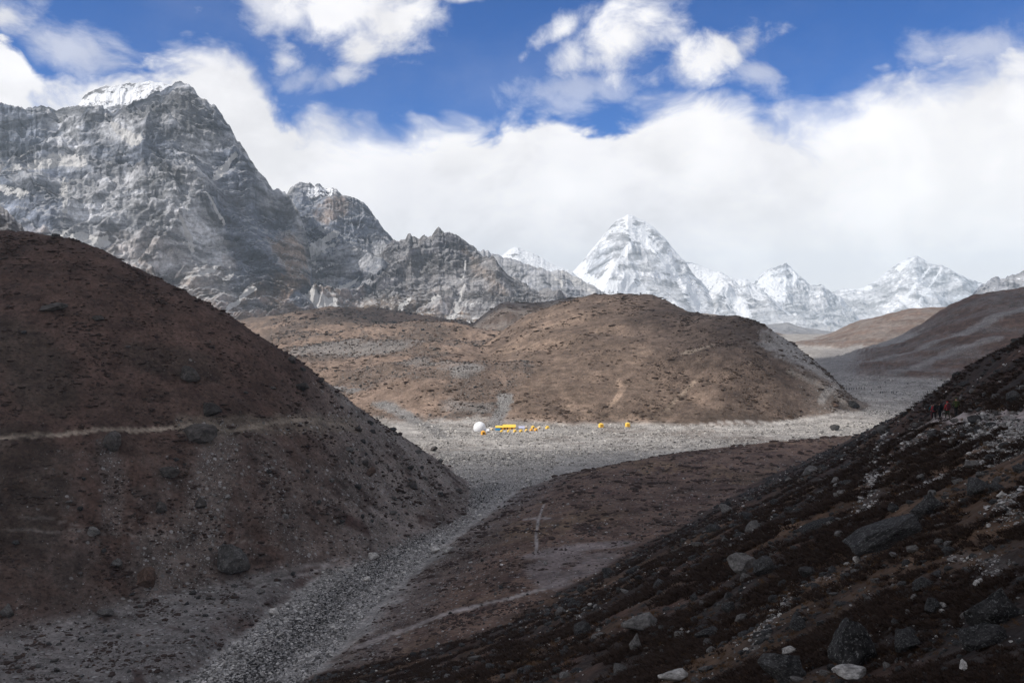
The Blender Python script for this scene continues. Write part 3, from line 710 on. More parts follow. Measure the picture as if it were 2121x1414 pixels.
    for i, nm in enumerate(names):
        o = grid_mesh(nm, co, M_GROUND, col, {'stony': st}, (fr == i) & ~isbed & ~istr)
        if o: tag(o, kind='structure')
    for nm, mk in (('stream_bed', isbed & ~istr), ('path', istr)):
        o = grid_mesh(nm, co, M_GROUND, col, {'stony': st}, mk)
        if o: tag(o, kind='structure')
    # ground beside and behind the camera
    gx, gy = np.meshgrid(np.linspace(-420, 420, 90), np.linspace(-420, 5.0, 50))
    gz = near_slope(gx, gy); gz = smax(gz, -2 + 0 * gz, 6)
    c2 = np.zeros(gx.shape + (3,)); c2[:] = (0.055, 0.034, 0.026)
    tag(grid_mesh('ground', np.stack([gx, gy, gz], -1), M_GROUND, c2, {'stony': 0.1 + 0 * gx}), kind='structure')
def gully(X, Y): return rid2(X + 0.4 * Y, Y * 0.5, 60, 4, 0.5, 51)
build_ground()

# ------------------------------------------------------------------ mountains
def mountain(name, label, sil, Yr, Yf, zf, seed, mat, amp, wl, cols=500, rows=300, jag=0.02, steep=1.25, paints=(), darks=(), warm=0.0, snow=0.0, snowline=None, shear=0.0, backrows=26, ridgekeep=0.18, finek=1.0):
    pxs = np.array([s[0] for s in sil], float)
    U = ray(np.linspace(pxs[0], pxs[-1], cols), np.full(cols, 640.0))[0]
    us, vs = zip(*[tuple(float(t) for t in ray(*s)) for s in sil])
    v = np.interp(U, us, vs)
    yr = np.interp(U, [us[0], us[-1]], Yr) if len(Yr) == 2 else np.interp(U, np.linspace(us[0], us[-1], len(Yr)), Yr)
    yf = np.interp(U, np.linspace(us[0], us[-1], len(Yf)), Yf)
    zf_ = np.interp(U, np.linspace(us[0], us[-1], len(zf)), zf)
    zr = CAMZ + v * yr
    xr = U * yr
    hh = np.maximum(zr - zf_, 4)
    zr = zr + jag * np.minimum(hh, 300) * (rid2(xr, 0 * xr, wl * 0.16, 5, 0.62, seed) - 0.25)
    t = np.linspace(0, 1, rows)[:, None]
    g = 1 - (1 - t) ** steep
    Y = yf[None] + (yr - yf)[None] * g; Z = zf_[None] + (zr - zf_)[None] * t
    X = U[None] * Y
    # back of the mountain, falling away
    tb = (np.arange(1, backrows + 1) / backrows)[:, None] ** 1.5
    Yb = yr[None] + tb * (yr - yf)[None] * 0.8; Zb = zr[None] - tb * (zr - zf_)[None] * 1.02; Xb = U[None] * Yb
    X = np.concatenate([X, Xb]); Y = np.concatenate([Y, Yb]); Z = np.concatenate([Z, Zb])
    tt = np.concatenate([np.broadcast_to(t, (rows, cols)), np.broadcast_to(1 - tb, (backrows, cols))])
    # spurs and gullies that run down the face
    wx = fbm3(X, Y, Z, wl * 1.3, 3, 0.5, seed + 3) * wl * 0.55; wz = fbm3(X, Y, Z, wl * 1.1, 3, 0.5, seed + 7) * wl * 0.5
    A = X + wx + shear * Z; B = Z * 0.42 + wz; Cc = Y * 0.42
    big = rid3(A, Cc, B, wl, 5, 0.44, seed + 11)
    med = rid3(A * 1.2 + 0.5 * wz, Cc, Z * 0.6 + wx, wl * 0.28, 5, 0.60, seed + 17)
    bed = Z + 0.22 * X + 0.6 * wz
    led = fbm3(X * 0.35, Y * 0.35, bed, wl * 0.10, 5, 0.62, seed + 23)
    fin = rid3(A, Cc, Z, wl * 0.075, 4, 0.62, seed + 27)
    def beds(h, wv):
        q = (bed + wv) / h; fq = q - np.floor(q); return np.minimum(fq / 0.72, 1) - np.maximum((fq - 0.72) / 0.28, 0) - 0.5
    msk = sstep(fbm3(X, Y, Z, wl * 0.4, 3, 0.5, seed + 29), -0.25, 0.25)
    saw = beds(wl * 0.085, wl * 0.10 * led) * 0.12 * msk + beds(wl * 0.031, wl * 0.05 * led) * 0.045 * (0.4 + 0.6 * msk)
    d = amp * (0.85 * big + 0.14 * med * finek + 0.07 * led * finek + 0.035 * fin * finek + saw * 0.9 * finek)
    fade = np.clip((1 - tt) / 0.22, 0, 1) ** 0.8 * (1 - ridgekeep) + ridgekeep
    fade = fade * np.clip(tt / 0.12 + 0.25, 0, 1)
    d = (d - 0.2 * amp) * fade
    nb_ = np.where(np.arange(rows + backrows)[:, None] < rows, -1.0, 0.6)
    sl = (zr - zf_)[None] / np.maximum((yr - yf)[None], 1); ny = sl / np.sqrt(1 + sl * sl); nzz = 1 / np.sqrt(1 + sl * sl)
    Y2 = Y + nb_ * ny * d; Z2 = Z + nzz * d * 0.8 * np.clip((1 - tt) / 0.10, 0.0, 1); X2 = X * Y2 / Y
    co = np.stack([X2, Y2, Z2], -1)
    # normals for the paint
    du = np.gradient(co, axis=1); dv = np.gradient(co, axis=0); nrm = np.cross(du, dv); nrm /= np.linalg.norm(nrm, axis=-1, keepdims=True) + 1e-9
    nz = np.abs(nrm[..., 2])
    col = np.zeros(co.shape, np.float32)
    flow = fbm3(X, Y, Z * 0.3, wl * 0.35, 4, 0.6, seed + 31)
    hollow = np.clip(-(big - 0.15) * 1.3, 0, 1)
    col[..., 0] = np.clip((0.55 - tt) * 0.7 + hollow * 0.7 + (nz - 0.62) * 1.1 + flow * 0.5 - 0.25, 0, 1)
    if snowline is not None: col[..., 1] = np.clip(snow + (tt - snowline) * 1.2 + 0.35 * flow - 0.25 * np.clip(big, 0, 1), 0, 1)
    else: col[..., 1] = snow
    col[..., 2] = np.clip(warm * 1.3 * sstep(0.16 + 0.3 * flow - tt, 0.0, 0.08) + warm * (sstep(0.42 - tt + 0.7 * fbm3(X, Y, Z, wl * 0.6, 4, 0.6, seed + 37), 0.0, 0.35)), 0, 1)
    # marks traced from the face: screes, snow gullies
    py = CY - F * np.tan(np.arctan2(Z2 - CAMZ, Y2) + PITCH); pxv = CX + F * (X2 / Y2)
    wsc = wl * 0.30
    wk = 18.0 if yr.mean() < 6000 else 6.0
    pxw = pxv + wk * fbm3(X, Y, Z, wsc, 4, 0.6, seed + 51); pyw = py + wk * fbm3(X, Y, Z, wsc, 4, 0.6, seed + 57)
    brk = fbm3(X, Y, Z, wl * 0.10, 4, 0.65, seed + 61)
    for pts, w, ch, k in paints:
        along = np.clip((py - pts[0][1]) / (pts[-1][1] - pts[0][1] + 1e-3), 0, 1); ww = w * (0.6 + 0.8 * along)
        dd, _ = seg_dist(pxw, pyw, pts); nn = flow
        mk = (1 - sstep(dd + ww * (0.9 * nn + 1.3 * brk), ww * 0.5, ww * 1.3)) * k
        mk = mk * (np.arange(rows + backrows)[:, None] < rows)
        col[..., ch] = np.maximum(col[..., ch], mk) if k > 0 else np.minimum(col[..., ch], 1 + mk)
        if k > 0 and ch == 0:
            col[..., 1] = col[..., 1] * (1 - mk); col[..., 2] = col[..., 2] * (1 - mk)
    drk = np.zeros(X.shape, np.float32)  # traced dark and pale rock, including shadowed buttress faces painted dark
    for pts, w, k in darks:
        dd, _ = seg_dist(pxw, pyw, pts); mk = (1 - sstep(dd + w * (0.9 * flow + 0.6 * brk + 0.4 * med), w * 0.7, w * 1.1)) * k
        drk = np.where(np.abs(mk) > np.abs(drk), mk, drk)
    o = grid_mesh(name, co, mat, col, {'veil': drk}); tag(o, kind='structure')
    if label: o['label'] = label
    return o

M_ROCKA = rock_mountain_material('grey_blue_rock_face', (0.112, 0.125, 0.158), (0.325, 0.33, 0.35), 0.5, (0.215, 0.160, 0.125))
M_ROCKB = rock_mountain_material('brown_grey_rock_face', (0.078, 0.078, 0.090), (0.185, 0.178, 0.182), 0.3, (0.21, 0.16, 0.125))
M_SNOWY = rock_mountain_material('snow_and_rock_face', (0.40, 0.42, 0.46), (0.62, 0.63, 0.66), 1.0, (0.22, 0.19, 0.17), scale=3.2)  # far rock paled in colour, standing in for thicker haze
M_SNOWC = rock_mountain_material('summit_snow', (0.26, 0.27, 0.30), (0.48, 0.48, 0.50), 1.4, (0.22, 0.19, 0.17), scale=1.3)

mountain('mountain', 'great grey rock peak above the dark hill', [(-420, 330), (-250, 290), (-100, 262), (-40, 250), (0, 243), (35, 233), (81, 223), (124, 233), (141, 227), (163, 224), (190, 221), (205, 236), (213, 240), (247, 231), (275, 216), (300, 203),
         (330, 192), (353, 184), (371, 174), (384, 178), (392, 181), (401, 190), (410, 203), (435, 221), (446, 222), (452, 228), (460, 240), (474, 263), (491, 297), (509, 318), (527, 352), (551, 375), (566, 399),
         (590, 402), (600, 415), (615, 436), (630, 470), (645, 540), (650, 620), (665, 700), (700, 760)],
         [2500, 2400, 2450, 2300, 2150], [1350, 1450, 1500, 1650, 2000], [40, 30, 20, 16, 10], 3, M_ROCKA, 215, 420, 760, 560, jag=0.055, steep=1.3, warm=0.75,
         paints=[([(100, 492), (170, 488), (205, 500)], 14, 0, 1.0), ([(450, 655), (480, 632), (530, 598)], 5, 0, 0.9), ([(0, 356), (60, 345), (120, 330), (170, 340)], 14, 0, 0.6),
                 ([(0, 385), (50, 395)], 12, 0, 0.7), ([(490, 316), (470, 345), (450, 370)], 6, 0, 0.95), ([(370, 440), (385, 480), (395, 515)], 6, 0, 0.7), ([(430, 400), (445, 430), (465, 465)], 5, 0, 0.7),
                 ([(225, 240), (250, 265), (290, 290)], 10, 0, 0.6), ([(400, 280), (395, 330)], 16, 0, 0.35), ([(380, 575), (430, 560), (450, 545)], 6, 0, 0.7), ([(140, 370), (135, 470)], 7, 0, 0.5),
                 ([(580, 620), (610, 570), (600, 530)], 26, 2, 1.0), ([(480, 640), (540, 600), (590, 650)], 30, 2, 0.8), ([(380, 620), (460, 560)], 25, 2, 0.5), ([(90, 490), (220, 490), (205, 510)], 5, 0, 0.9)],
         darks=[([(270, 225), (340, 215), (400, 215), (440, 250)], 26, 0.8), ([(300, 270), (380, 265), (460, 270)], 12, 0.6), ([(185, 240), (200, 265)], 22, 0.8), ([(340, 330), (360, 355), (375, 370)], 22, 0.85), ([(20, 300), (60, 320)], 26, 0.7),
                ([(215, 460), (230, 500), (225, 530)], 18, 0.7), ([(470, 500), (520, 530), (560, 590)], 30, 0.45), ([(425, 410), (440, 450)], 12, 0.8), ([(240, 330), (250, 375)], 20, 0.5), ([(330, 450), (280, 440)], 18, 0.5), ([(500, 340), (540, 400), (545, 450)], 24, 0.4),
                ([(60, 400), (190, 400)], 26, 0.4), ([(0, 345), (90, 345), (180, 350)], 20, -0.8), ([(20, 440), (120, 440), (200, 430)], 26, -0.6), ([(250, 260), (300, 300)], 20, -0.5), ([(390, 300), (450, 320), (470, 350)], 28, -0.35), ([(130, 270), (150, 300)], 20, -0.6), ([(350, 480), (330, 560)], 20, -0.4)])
mountain('mountain', None, [(150, 250), (160, 222), (166, 212), (177, 196), (195, 186), (219, 178), (232, 180), (244, 178), (269, 172), (290, 172), (311, 169), (335, 173), (353, 177), (372, 180), (400, 215), (420, 260)],
         [2760, 2760], [2560, 2560], [420, 420], 5, M_SNOWC, 34, 90, 260, 120, jag=0.02, snow=0.62, ridgekeep=0.2)
mountain('mountain', None, [(540, 470), (570, 430), (590, 415), (600, 403), (610, 394), (621, 389), (640, 391), (660, 390), (675, 392), (688, 389), (700, 396), (710, 407), (724, 412), (740, 421), (752, 430), (766, 447), (780, 465), (793, 482), (805, 497),
         (812, 506), (840, 540), (880, 600), (920, 680), (960, 720)],
         [2850, 2750, 2600], [2000, 2020, 2020], [14, 14, 14], 8, M_ROCKA, 135, 260, 440, 340, jag=0.03, steep=1.2, warm=0.35,
         paints=[([(700, 485), (670, 505), (640, 525), (605, 545)], 15, 0, 1.0), ([(590, 530), (605, 560), (640, 600), (680, 640), (715, 668)], 17, 0, 0.95), ([(688, 628), (720, 664)], 4, 0, 1.2),
                 ([(745, 575), (720, 590), (700, 600)], 4, 0, 0.8), ([(655, 565), (690, 545)], 4, 0, 0.7), ([(640, 395), (690, 395)], 8, 1, 0.55), ([(680, 460), (700, 430)], 22, 2, 0.7), ([(640, 640), (760, 672)], 12, 0, 0.6)])
mountain('mountain', None, [(740, 640), (770, 560), (800, 520), (815, 503), (840, 497), (847, 486), (855, 494), (862, 491), (870, 494), (879, 486), (886, 493), (893, 489), (900, 481), (908, 474), (916, 481), (930, 490), (953, 501), (989, 523), (1020, 547), (1060, 578),
         (1095, 599), (1130, 617), (1151, 627), (1200, 650), (1260, 700)],
         [2500, 2430, 2350], [2020, 2000, 1950], [12, 12, 5], 12, M_ROCKB, 100, 210, 440, 280, jag=0.05, steep=1.15, warm=0.8,
         paints=[([(965, 545), (958, 590), (945, 640), (935, 655)], 2.6, 0, 1.1), ([(845, 620), (825, 655), (810, 680)], 9, 0, 0.8), ([(800, 600), (815, 640)], 14, 0, 0.4), ([(890, 625), (910, 615)], 2, 0, 0.8),
                 ([(900, 690), (935, 660)], 6, 0, 0.6), ([(985, 655), (960, 670)], 4, 0, 0.6), ([(960, 520), (1040, 600)], 12, 2, 0.5)])
mountain('mountain', None, [(900, 560), (950, 535), (992, 523), (1001, 519), (1005, 524), (1010, 519), (1016, 527), (1028, 530), (1060, 539), (1095, 550), (1125, 559), (1141, 565), (1152, 561), (1165, 560), (1185, 570), (1201, 578), (1230, 594), (1257, 611), (1300, 640), (1360, 680)],
         [3400, 3300], [2850, 2850], [-5, -15], 16, M_ROCKA, 60, 200, 330, 160, jag=0.05, warm=0.4, paints=[([(1140, 572), (1160, 590)], 4, 0, 0.7), ([(1165, 565), (1230, 600)], 10, 0, 0.45)])
mountain('mountain', None, [(960, 600), (1020, 545), (1038, 533), (1056, 518), (1065, 514), (1074, 513), (1090, 520), (1113, 530), (1130, 540), (1141, 546), (1160, 555), (1180, 561), (1230, 600), (1300, 640)],
         [7200, 7200], [6500, 6500], [-60, -60], 19, M_SNOWY, 110, 520, 220, 110, jag=0.05, snow=0.75, snowline=0.9)
mountain('mountain', 'snow-streaked pyramid peak beyond the central brown hill', [(1080, 660), (1130, 615), (1160, 588), (1187, 563), (1205, 543), (1223, 521), (1240, 500), (1260, 476), (1267, 467), (1274, 461), (1285, 453), (1294, 450), (1301, 445), (1310, 447), (1319, 452), (1333, 458), (1347, 466), (1362, 479), (1379, 496),
         (1390, 511), (1402, 525), (1420, 545), (1450, 590), (1480, 625), (1520, 660), (1580, 700)],
         [7900, 8100, 7900], [6700, 6800, 6700], [-110, -110, -110], 23, M_SNOWY, 250, 900, 430, 360, jag=0.035, steep=1.1, snow=0.47, snowline=0.80, finek=0.55,
         paints=[([(1300, 460), (1310, 480), (1330, 490)], 14, 1, 0.95), ([(1312, 495), (1290, 530), (1262, 565), (1235, 600)], 8, 1, 0.95), ([(1330, 480), (1360, 520), (1390, 560), (1420, 600), (1450, 640)], 8, 1, 0.95),
                 ([(1265, 585), (1300, 590), (1300, 570), (1320, 600)], 16, 1, 1.2), ([(1250, 480), (1280, 465)], 12, 1, -0.6), ([(1350, 480), (1400, 540)], 10, 1, -0.5), ([(1290, 540), (1360, 560), (1390, 620)], 24, 1, -0.45),
                 ([(1200, 560), (1230, 590), (1260, 610)], 18, 1, 0.7)])
mountain('mountain', None, [(1340, 600), (1390, 550), (1420, 541), (1445, 548), (1470, 558), (1490, 567), (1512, 576), (1530, 579), (1544, 580), (1557, 590), (1590, 610), (1620, 640), (1660, 665), (1720, 700)],
         [8400, 8300], [7200, 7200], [-120, -120], 27, M_SNOWY, 210, 650, 300, 200, jag=0.04, snow=0.52, snowline=0.6,
         paints=[([(1430, 560), (1500, 600), (1540, 640)], 14, 1, 0.9), ([(1400, 600), (1440, 640)], 14, 1, 0.8), ([(1480, 580), (1530, 590)], 8, 1, -0.4)])
mountain('mountain', None, [(1500, 620), (1540, 600), (1562, 585), (1580, 566), (1595, 558), (1608, 553), (1620, 549), (1628, 545), (1640, 557), (1654, 569), (1665, 580), (1677, 590), (1690, 591), (1704, 589), (1713, 598), (1722, 608), (1760, 640), (1800, 690)],
         [9300, 9200], [8200, 8200], [-150, -150], 31, M_SNOWY, 190, 560, 300, 220, jag=0.05, snow=0.36, snowline=0.75,
         paints=[([(1590, 575), (1600, 600), (1620, 580)], 16, 1, 1.0), ([(1635, 556), (1650, 575)], 5, 1, 0.9), ([(1560, 640), (1640, 680)], 10, 1, 0.6)])
mountain('mountain', None, [(1640, 640), (1700, 612), (1722, 608), (1745, 601), (1770, 600), (1791, 596), (1800, 590), (1814, 583), (1832, 568), (1850, 553), (1866, 543), (1883, 534), (1892, 533), (1899, 530), (1910, 536), (1924, 546), (1938, 549), (1951, 550), (1975, 562), (1997, 573), (2018, 581),
         (2038, 589), (2100, 612), (2250, 660)],
         [9900, 9700], [8600, 8600], [-150, -150], 35, M_SNOWY, 200, 620, 420, 240, jag=0.04, snow=0.25, snowline=0.9,
         paints=[([(1925, 552), (1900, 585), (1870, 625)], 4, 1, 1.0), ([(1950, 556), (1920, 600), (1890, 640)], 4, 1, 0.9), ([(1890, 535), (1860, 555)], 5, 1, 0.7), ([(1740, 603), (1800, 597)], 4, 1, 0.8)])
mountain('mountain', 'jagged grey rock ridge behind the slope at the right edge', [(1940, 680), (1985, 640), (2006, 620), (2018, 610), (2029, 602), (2040, 597), (2052, 588), (2066, 580), (2075, 582), (2090, 572), (2105, 570), (2121, 562), (2180, 540), (2300, 500), (2500, 470)],
         [3700, 3500], [3000, 2900], [-10, -10], 41, M_ROCKA, 80, 210, 300, 160, jag=0.07, warm=0.1, snow=0.08)
mountain('mountain', 'brown crag rising behind the dark hill at the left edge', [(-400, 250), (-200, 330), (-100, 375), (-50, 405), (0, 428), (20, 447), (40, 466), (55, 486), (80, 520), (120, 600)],
         [900, 760], [640, 600], [60, 20], 44, M_ROCKB, 28, 80, 260, 150, jag=0.04, warm=1.0)
# low spurs in the haze at the valley's end
mountain('foothill', None, [(1380, 690), (1480, 662), (1530, 668), (1590, 672), (1630, 668), (1680, 684), (1740, 692), (1800, 690), (1900, 690)], [4200, 4200], [3500, 3500], [-70, -70], 47, M_ROCKB, 30, 200, 200, 60, jag=0.01, warm=1.5)
mountain('foothill', None, [(1440, 720), (1520, 700), (1580, 690), (1620, 684), (1680, 690), (1740, 694), (1800, 700), (1900, 700)], [2900, 2900], [2300, 2300], [-40, -40], 49, M_ROCKB, 14, 120, 200, 60, jag=0.01, warm=1.5)

# ------------------------------------------------------------------ rocks
def rock_mesh(name, seed, sub=2, sq=(1, 1, 1), cuts=15, rough=0.30, mat=None):
    rs = random.Random(seed)
    bm = bmesh.new(); bmesh.ops.create_icosphere(bm, subdivisions=sub, radius=1.0)
    co = np.array([v.co[:] for v in bm.verts], np.float32)
    for _ in range(cuts):
        n = np.array([rs.gauss(0, 1), rs.gauss(0, 1), rs.gauss(0, 1)]); n /= np.linalg.norm(n)
        d = rs.uniform(0.42, 0.80); e = np.maximum(co @ n - d, 0)[:, None]; co = co - e * n * 0.95
    r = 1 + rough * fbm3(co[:, 0], co[:, 1], co[:, 2], 0.8, 5, 0.6, seed)[:, None]
    co = co * r * np.array(sq)
    for v, c in zip(bm.verts, co): v.co = c
    me = bpy.data.meshes.new(name); bm.to_mesh(me); bm.free()
    if mat: me.materials.append(mat)
    return me

def ground_z(x, y): return float(heights(np.array([x], np.float32), np.array([y], np.float32))[0])

DARK_ROCK, GREY_ROCK, PALE_ROCK, BROWN_ROCK = M_DARKROCK, M_GREYROCK, M_PALEROCK, M_BROWNROCK
# (column, base row, width, height, rock, label)
BOULDERS = [
 (389, 792, 50, 32, DARK_ROCK, 'dark outcrop boulder high on the left hill above the pale trail'),
 (438, 864, 52, 30, DARK_ROCK, 'rounded dark boulder just above the pale trail on the left hill'),
 (411, 922, 76, 44, DARK_ROCK, 'widest dark crag directly below the pale trail'),
 (228, 934, 46, 38, DARK_ROCK, 'dark lump of rock under the trail on the left hill'),
 (104, 646, 82, 18, DARK_ROCK, 'long low dark outcrop near the top of the left hill'),
 (200, 665, 40, 12, DARK_ROCK, 'flat dark ledge right of the long outcrop on the left hill'),
 (626, 812, 34, 22, DARK_ROCK, 'dark boulder near the right skyline of the left hill'),
 (603, 752, 30, 16, DARK_ROCK, 'dark boulder breaking the skyline of the left hill'),
 (663, 795, 22, 14, DARK_ROCK, 'small dark boulder on the skyline below the larger one'),
 (332, 1062, 30, 22, DARK_ROCK, 'left of two dark boulders in the middle of the left hill'),
 (416, 1056, 34, 24, DARK_ROCK, 'right of two dark boulders in the middle of the left hill'),
 (346, 992, 46, 22, DARK_ROCK, 'broken dark rock between the trail and the paired boulders'),
 (757, 966, 18, 14, DARK_ROCK, 'black boulder above the reddish one on the scree flank'),
 (767, 988, 26, 22, BROWN_ROCK, 'reddish boulder on the grey flank of the left hill'),
 (856, 1014, 26, 20, DARK_ROCK, 'dark boulder low on the grey scree flank'),
 (851, 974, 17, 12, DARK_ROCK, 'small dark boulder higher on the grey scree flank'),
 (742, 894, 22, 14, DARK_ROCK, 'dark boulder where the trail meets the scree flank'),
 (723, 938, 18, 13, GREY_ROCK, 'grey boulder on the flank beneath the end of the trail'),
 (475, 1188, 74, 58, GREY_ROCK, 'big blocky cracked outcrop at the foot of the left hill'),
 (242, 1178, 26, 20, GREY_ROCK, 'tilted grey boulder with a pale top on the lower left hill'),
 (188, 1112, 30, 18, GREY_ROCK, 'grey boulder beside the thin lower track on the left hill'),
 (302, 1218, 42, 40, BROWN_ROCK, 'tall rusty-stained rock at the foot of the left hill'),
 (898, 935, 24, 12, DARK_ROCK, 'dark boulder at the end of the left hill beside the plain'),
 (568, 1276, 24, 18, PALE_ROCK, 'pale boulder between the grey strip and the stream bed'),
 (219, 1277, 32, 18, GREY_ROCK, 'grey boulder at the upper edge of the grey strip'),
 (12, 1280, 28, 26, GREY_ROCK, 'grey boulder at the left edge of the picture'),
 (541, 1230, 14, 10, GREY_ROCK, 'small grey stone beside the faint track on the strip'),
 (771, 1158, 26, 14, PALE_ROCK, 'pale flat rock on the left bank of the stream bed'),
 (902, 1146, 24, 16, PALE_ROCK, 'white rock leaning at the right side of the stream bed'),
 (926, 1146, 28, 12, PALE_ROCK, 'long white rock beside the leaning one in the stream bed'),
 (760, 1204, 18, 10, PALE_ROCK, 'pale rock in the stream bed below the flat one'),
 (579, 1318, 20, 9, PALE_ROCK, 'flat pale stone at the left edge of the lower stream bed'),
 (1130, 1169, 9, 7, PALE_ROCK, 'single white stone on the bare brown terrace'),
 (1832, 1142, 136, 72, DARK_ROCK, 'long slanting dark slab with a squared right end on the near slope'),
 (1925, 1072, 64, 50, DARK_ROCK, 'rounded dark boulder at the upper end of the long slab'),
 (1695, 1102, 72, 24, DARK_ROCK, 'low flat slab left of the long slanting one'),
 (1851, 1062, 28, 18, DARK_ROCK, 'small dark boulder above the long slab'),
 (2029, 1030, 50, 38, DARK_ROCK, 'dark boulder below the pale stone run near the right edge'),
 (1537, 1192, 58, 42, GREY_ROCK, 'grey-topped boulder with a dark hollow under it'),
 (1584, 1192, 48, 38, DARK_ROCK, 'dark boulder touching the right of the grey-topped one'),
 (1621, 1218, 26, 18, DARK_ROCK, 'small dark boulder below the touching pair'),
 (1678, 1198, 46, 24, DARK_ROCK, 'dark boulder right of the touching pair'),
 (1330, 1312, 70, 46, GREY_ROCK, 'speckled egg-shaped grey boulder on the lower near slope'),
 (1317, 1350, 28, 38, GREY_ROCK, 'upright narrow rock below the speckled egg-shaped boulder'),
 (1206, 1320, 30, 34, DARK_ROCK, 'dark boulder left of the speckled egg-shaped one'),
 (1769, 1388, 92, 96, DARK_ROCK, 'big upright lichened boulder near the bottom edge'),
 (1882, 1352, 56, 44, DARK_ROCK, 'domed dark boulder right of the big upright one'),
 (1769, 1413, 78, 28, PALE_ROCK, 'flat white stone in front of the big upright boulder'),
 (1636, 1358, 34, 18, PALE_ROCK, 'white stone lying in heather left of the upright boulder'),
 (1995, 1390, 18, 22, PALE_ROCK, 'leaning white stone near the lower right corner'),
 (1634, 1440, 104, 56, DARK_ROCK, 'wide lichened boulder cut off by the bottom edge'),
 (1400, 1432, 62, 30, PALE_ROCK, 'pale boulder half out of frame at the bottom'),
 (2064, 1300, 102, 74, DARK_ROCK, 'largest dark boulder near the right edge'),
 (2040, 1345, 80, 46, DARK_ROCK, 'low dark boulder under the largest one at the right'),
 (1934, 1272, 36, 30, DARK_ROCK, 'round dark boulder beside two little white stones'),
 (1955, 1258, 16, 10, PALE_ROCK, 'upper of two little white stones by the round boulder'),
 (1952, 1272, 11, 10, PALE_ROCK, 'lower of two little white stones by the round boulder'),
 (1912, 1226, 46, 26, DARK_ROCK, 'dark boulder on the bare patch above the round one'),
 (1651, 1308, 46, 30, DARK_ROCK, 'dark rock right of the chain of white stones'),
 (1513, 1272, 34, 26, DARK_ROCK, 'dark rock left of the chain of white stones'),
 (1469, 1326, 56, 28, DARK_ROCK, 'broad dark rock below the chain of white stones'),
 (1504, 1050, 22, 14, DARK_ROCK, 'lone dark boulder on the brown terrace'),
 (2020, 878, 28, 18, DARK_ROCK, 'dark boulder on the path behind the walkers'),
 (1768, 845, 26, 14, DARK_ROCK, 'dark boulder at the foot of the central hill'),
 (1732, 845, 18, 11, BROWN_ROCK, 'brown boulder left of the dark one at the hill foot'),
 (1729, 893, 20, 13, DARK_ROCK, 'square grey block alone on the gravel plain'),
 (2100, 835, 28, 24, DARK_ROCK, 'dark boulder on the slope above the path'),
 (2029, 1215, 30, 16, PALE_ROCK, 'pale rounded rock among heather near the right edge'),
 (1776, 1166, 16, 14, PALE_ROCK, 'pointed white stone under the lower end of the long slab'),
 (1755, 1172, 12, 9, PALE_ROCK, 'small white stone left of the pointed one'),
 (2075, 1030, 18, 12, PALE_ROCK, 'white stone near the pale patch at the right edge'),
]
def slab_mesh(mat):
    bm = bmesh.new(); bmesh.ops.create_cube(bm, size=2.0); bmesh.ops.subdivide_edges(bm, edges=bm.edges[:], cuts=11, use_grid_fill=True)
    co = np.array([v.co[:] for v in bm.verts], np.float32)
    for nx, ny, nz, d in ((-.8, .1, .6, 1.02), (.5, -.7, .5, 1.35), (-.3, -.8, .5, 1.1), (.2, .3, 1, 1.08), (.6, .6, .5, 1.3), (-.7, 0, -.7, 1.1)):
        n = np.array([nx, ny, nz]); n /= np.linalg.norm(n); co = co - np.maximum(co @ n - d * 0.92, 0)[:, None] * n
    co = co * (1 + 0.16 * fbm3(co[:, 0] * 2, co[:, 1], co[:, 2], 1.1, 5, 0.6, 5)[:, None]); co[:, 2] *= (0.8 + 0.2 * co[:, 0])
    for v, c in zip(bm.verts, co): v.co = c
    me = bpy.data.meshes.new('slab'); bm.to_mesh(me); bm.free(); me.materials.append(mat); return me
PROTO = {}
def proto_rock(mat, k, sub, sq=(1, 1, 1)):
    key = (mat.name, k, sub, sq)
    if key not in PROTO: PROTO[key] = rock_mesh('rock', 100 + k * 13, sub, sq, mat=mat)
    return PROTO[key]
rnd = random.Random(5)
PLACED = []
for i, (px, py, w, h, mat, lab) in enumerate(BOULDERS):
    if px < 1000 and mat == DARK_ROCK: mat = M_HILLROCK; w *= 0.88
    p = hit(px, py - min(3, h * 0.1)) if py < 1414 else hit(px, 1400)
    if p is None: continue
    x, y, z = p
    if py >= 1414:
        dd = (py - 1400) / F * y; y -= dd * 1.4; x = float(ray(px, py)[0]) * y; z = ground_z(x, y)
    dist = math.sqrt(x * x + y * y + (z - CAMZ) ** 2); s = dist / F
    W, H = w * s / 2, h * s / 2
    o = bpy.data.objects.new('boulder', proto_rock(mat, i % 9, 4 if w > 40 else 3)); COL.objects.link(o)
    o.scale = (W * 1.12, (W + H) * 0.5, H * 1.25); 
    o.rotation_euler = (rnd.uniform(-.15, .15), rnd.uniform(-.15, .15), rnd.uniform(-0.5, 0.5))
    if 'slanting' in lab: o.data = slab_mesh(mat); o.scale = (W * 1.0, W * 0.42, H * 0.58); o.rotation_euler = (0.15, -0.33, 0.1)
    if 'upright boulder' in lab and 'big' in lab: o.scale = (W * 1.0, W * 0.9, H * 1.2)
    o.location = (x, y + W * 0.25, z + H * 0.72)
    tag(o, lab, 'boulder'); PLACED.append((x, y, W))

def scatter_points(n, zone, seed):
    """n stones in a zone(X, Y) -> weight; picked evenly over the view, so near ground gets more per metre"""
    rs = np.random.RandomState(seed); out = []
    while sum(len(o) for o in out) < n:
        pxr = rs.uniform(zone['px'][0], zone['px'][1], 60000); u = ray(pxr, np.full(60000, 640.))[0]
        Y = np.exp(rs.uniform(math.log(zone['y'][0]), math.log(zone['y'][1]), 60000)); X = u * Y
        w = zone['w'](X, Y, u); k = rs.uniform(size=60000) < w
        out.append(np.stack([X[k], Y[k]], 1))
        if k.sum() == 0: break
    return np.concatenate(out)[:n]

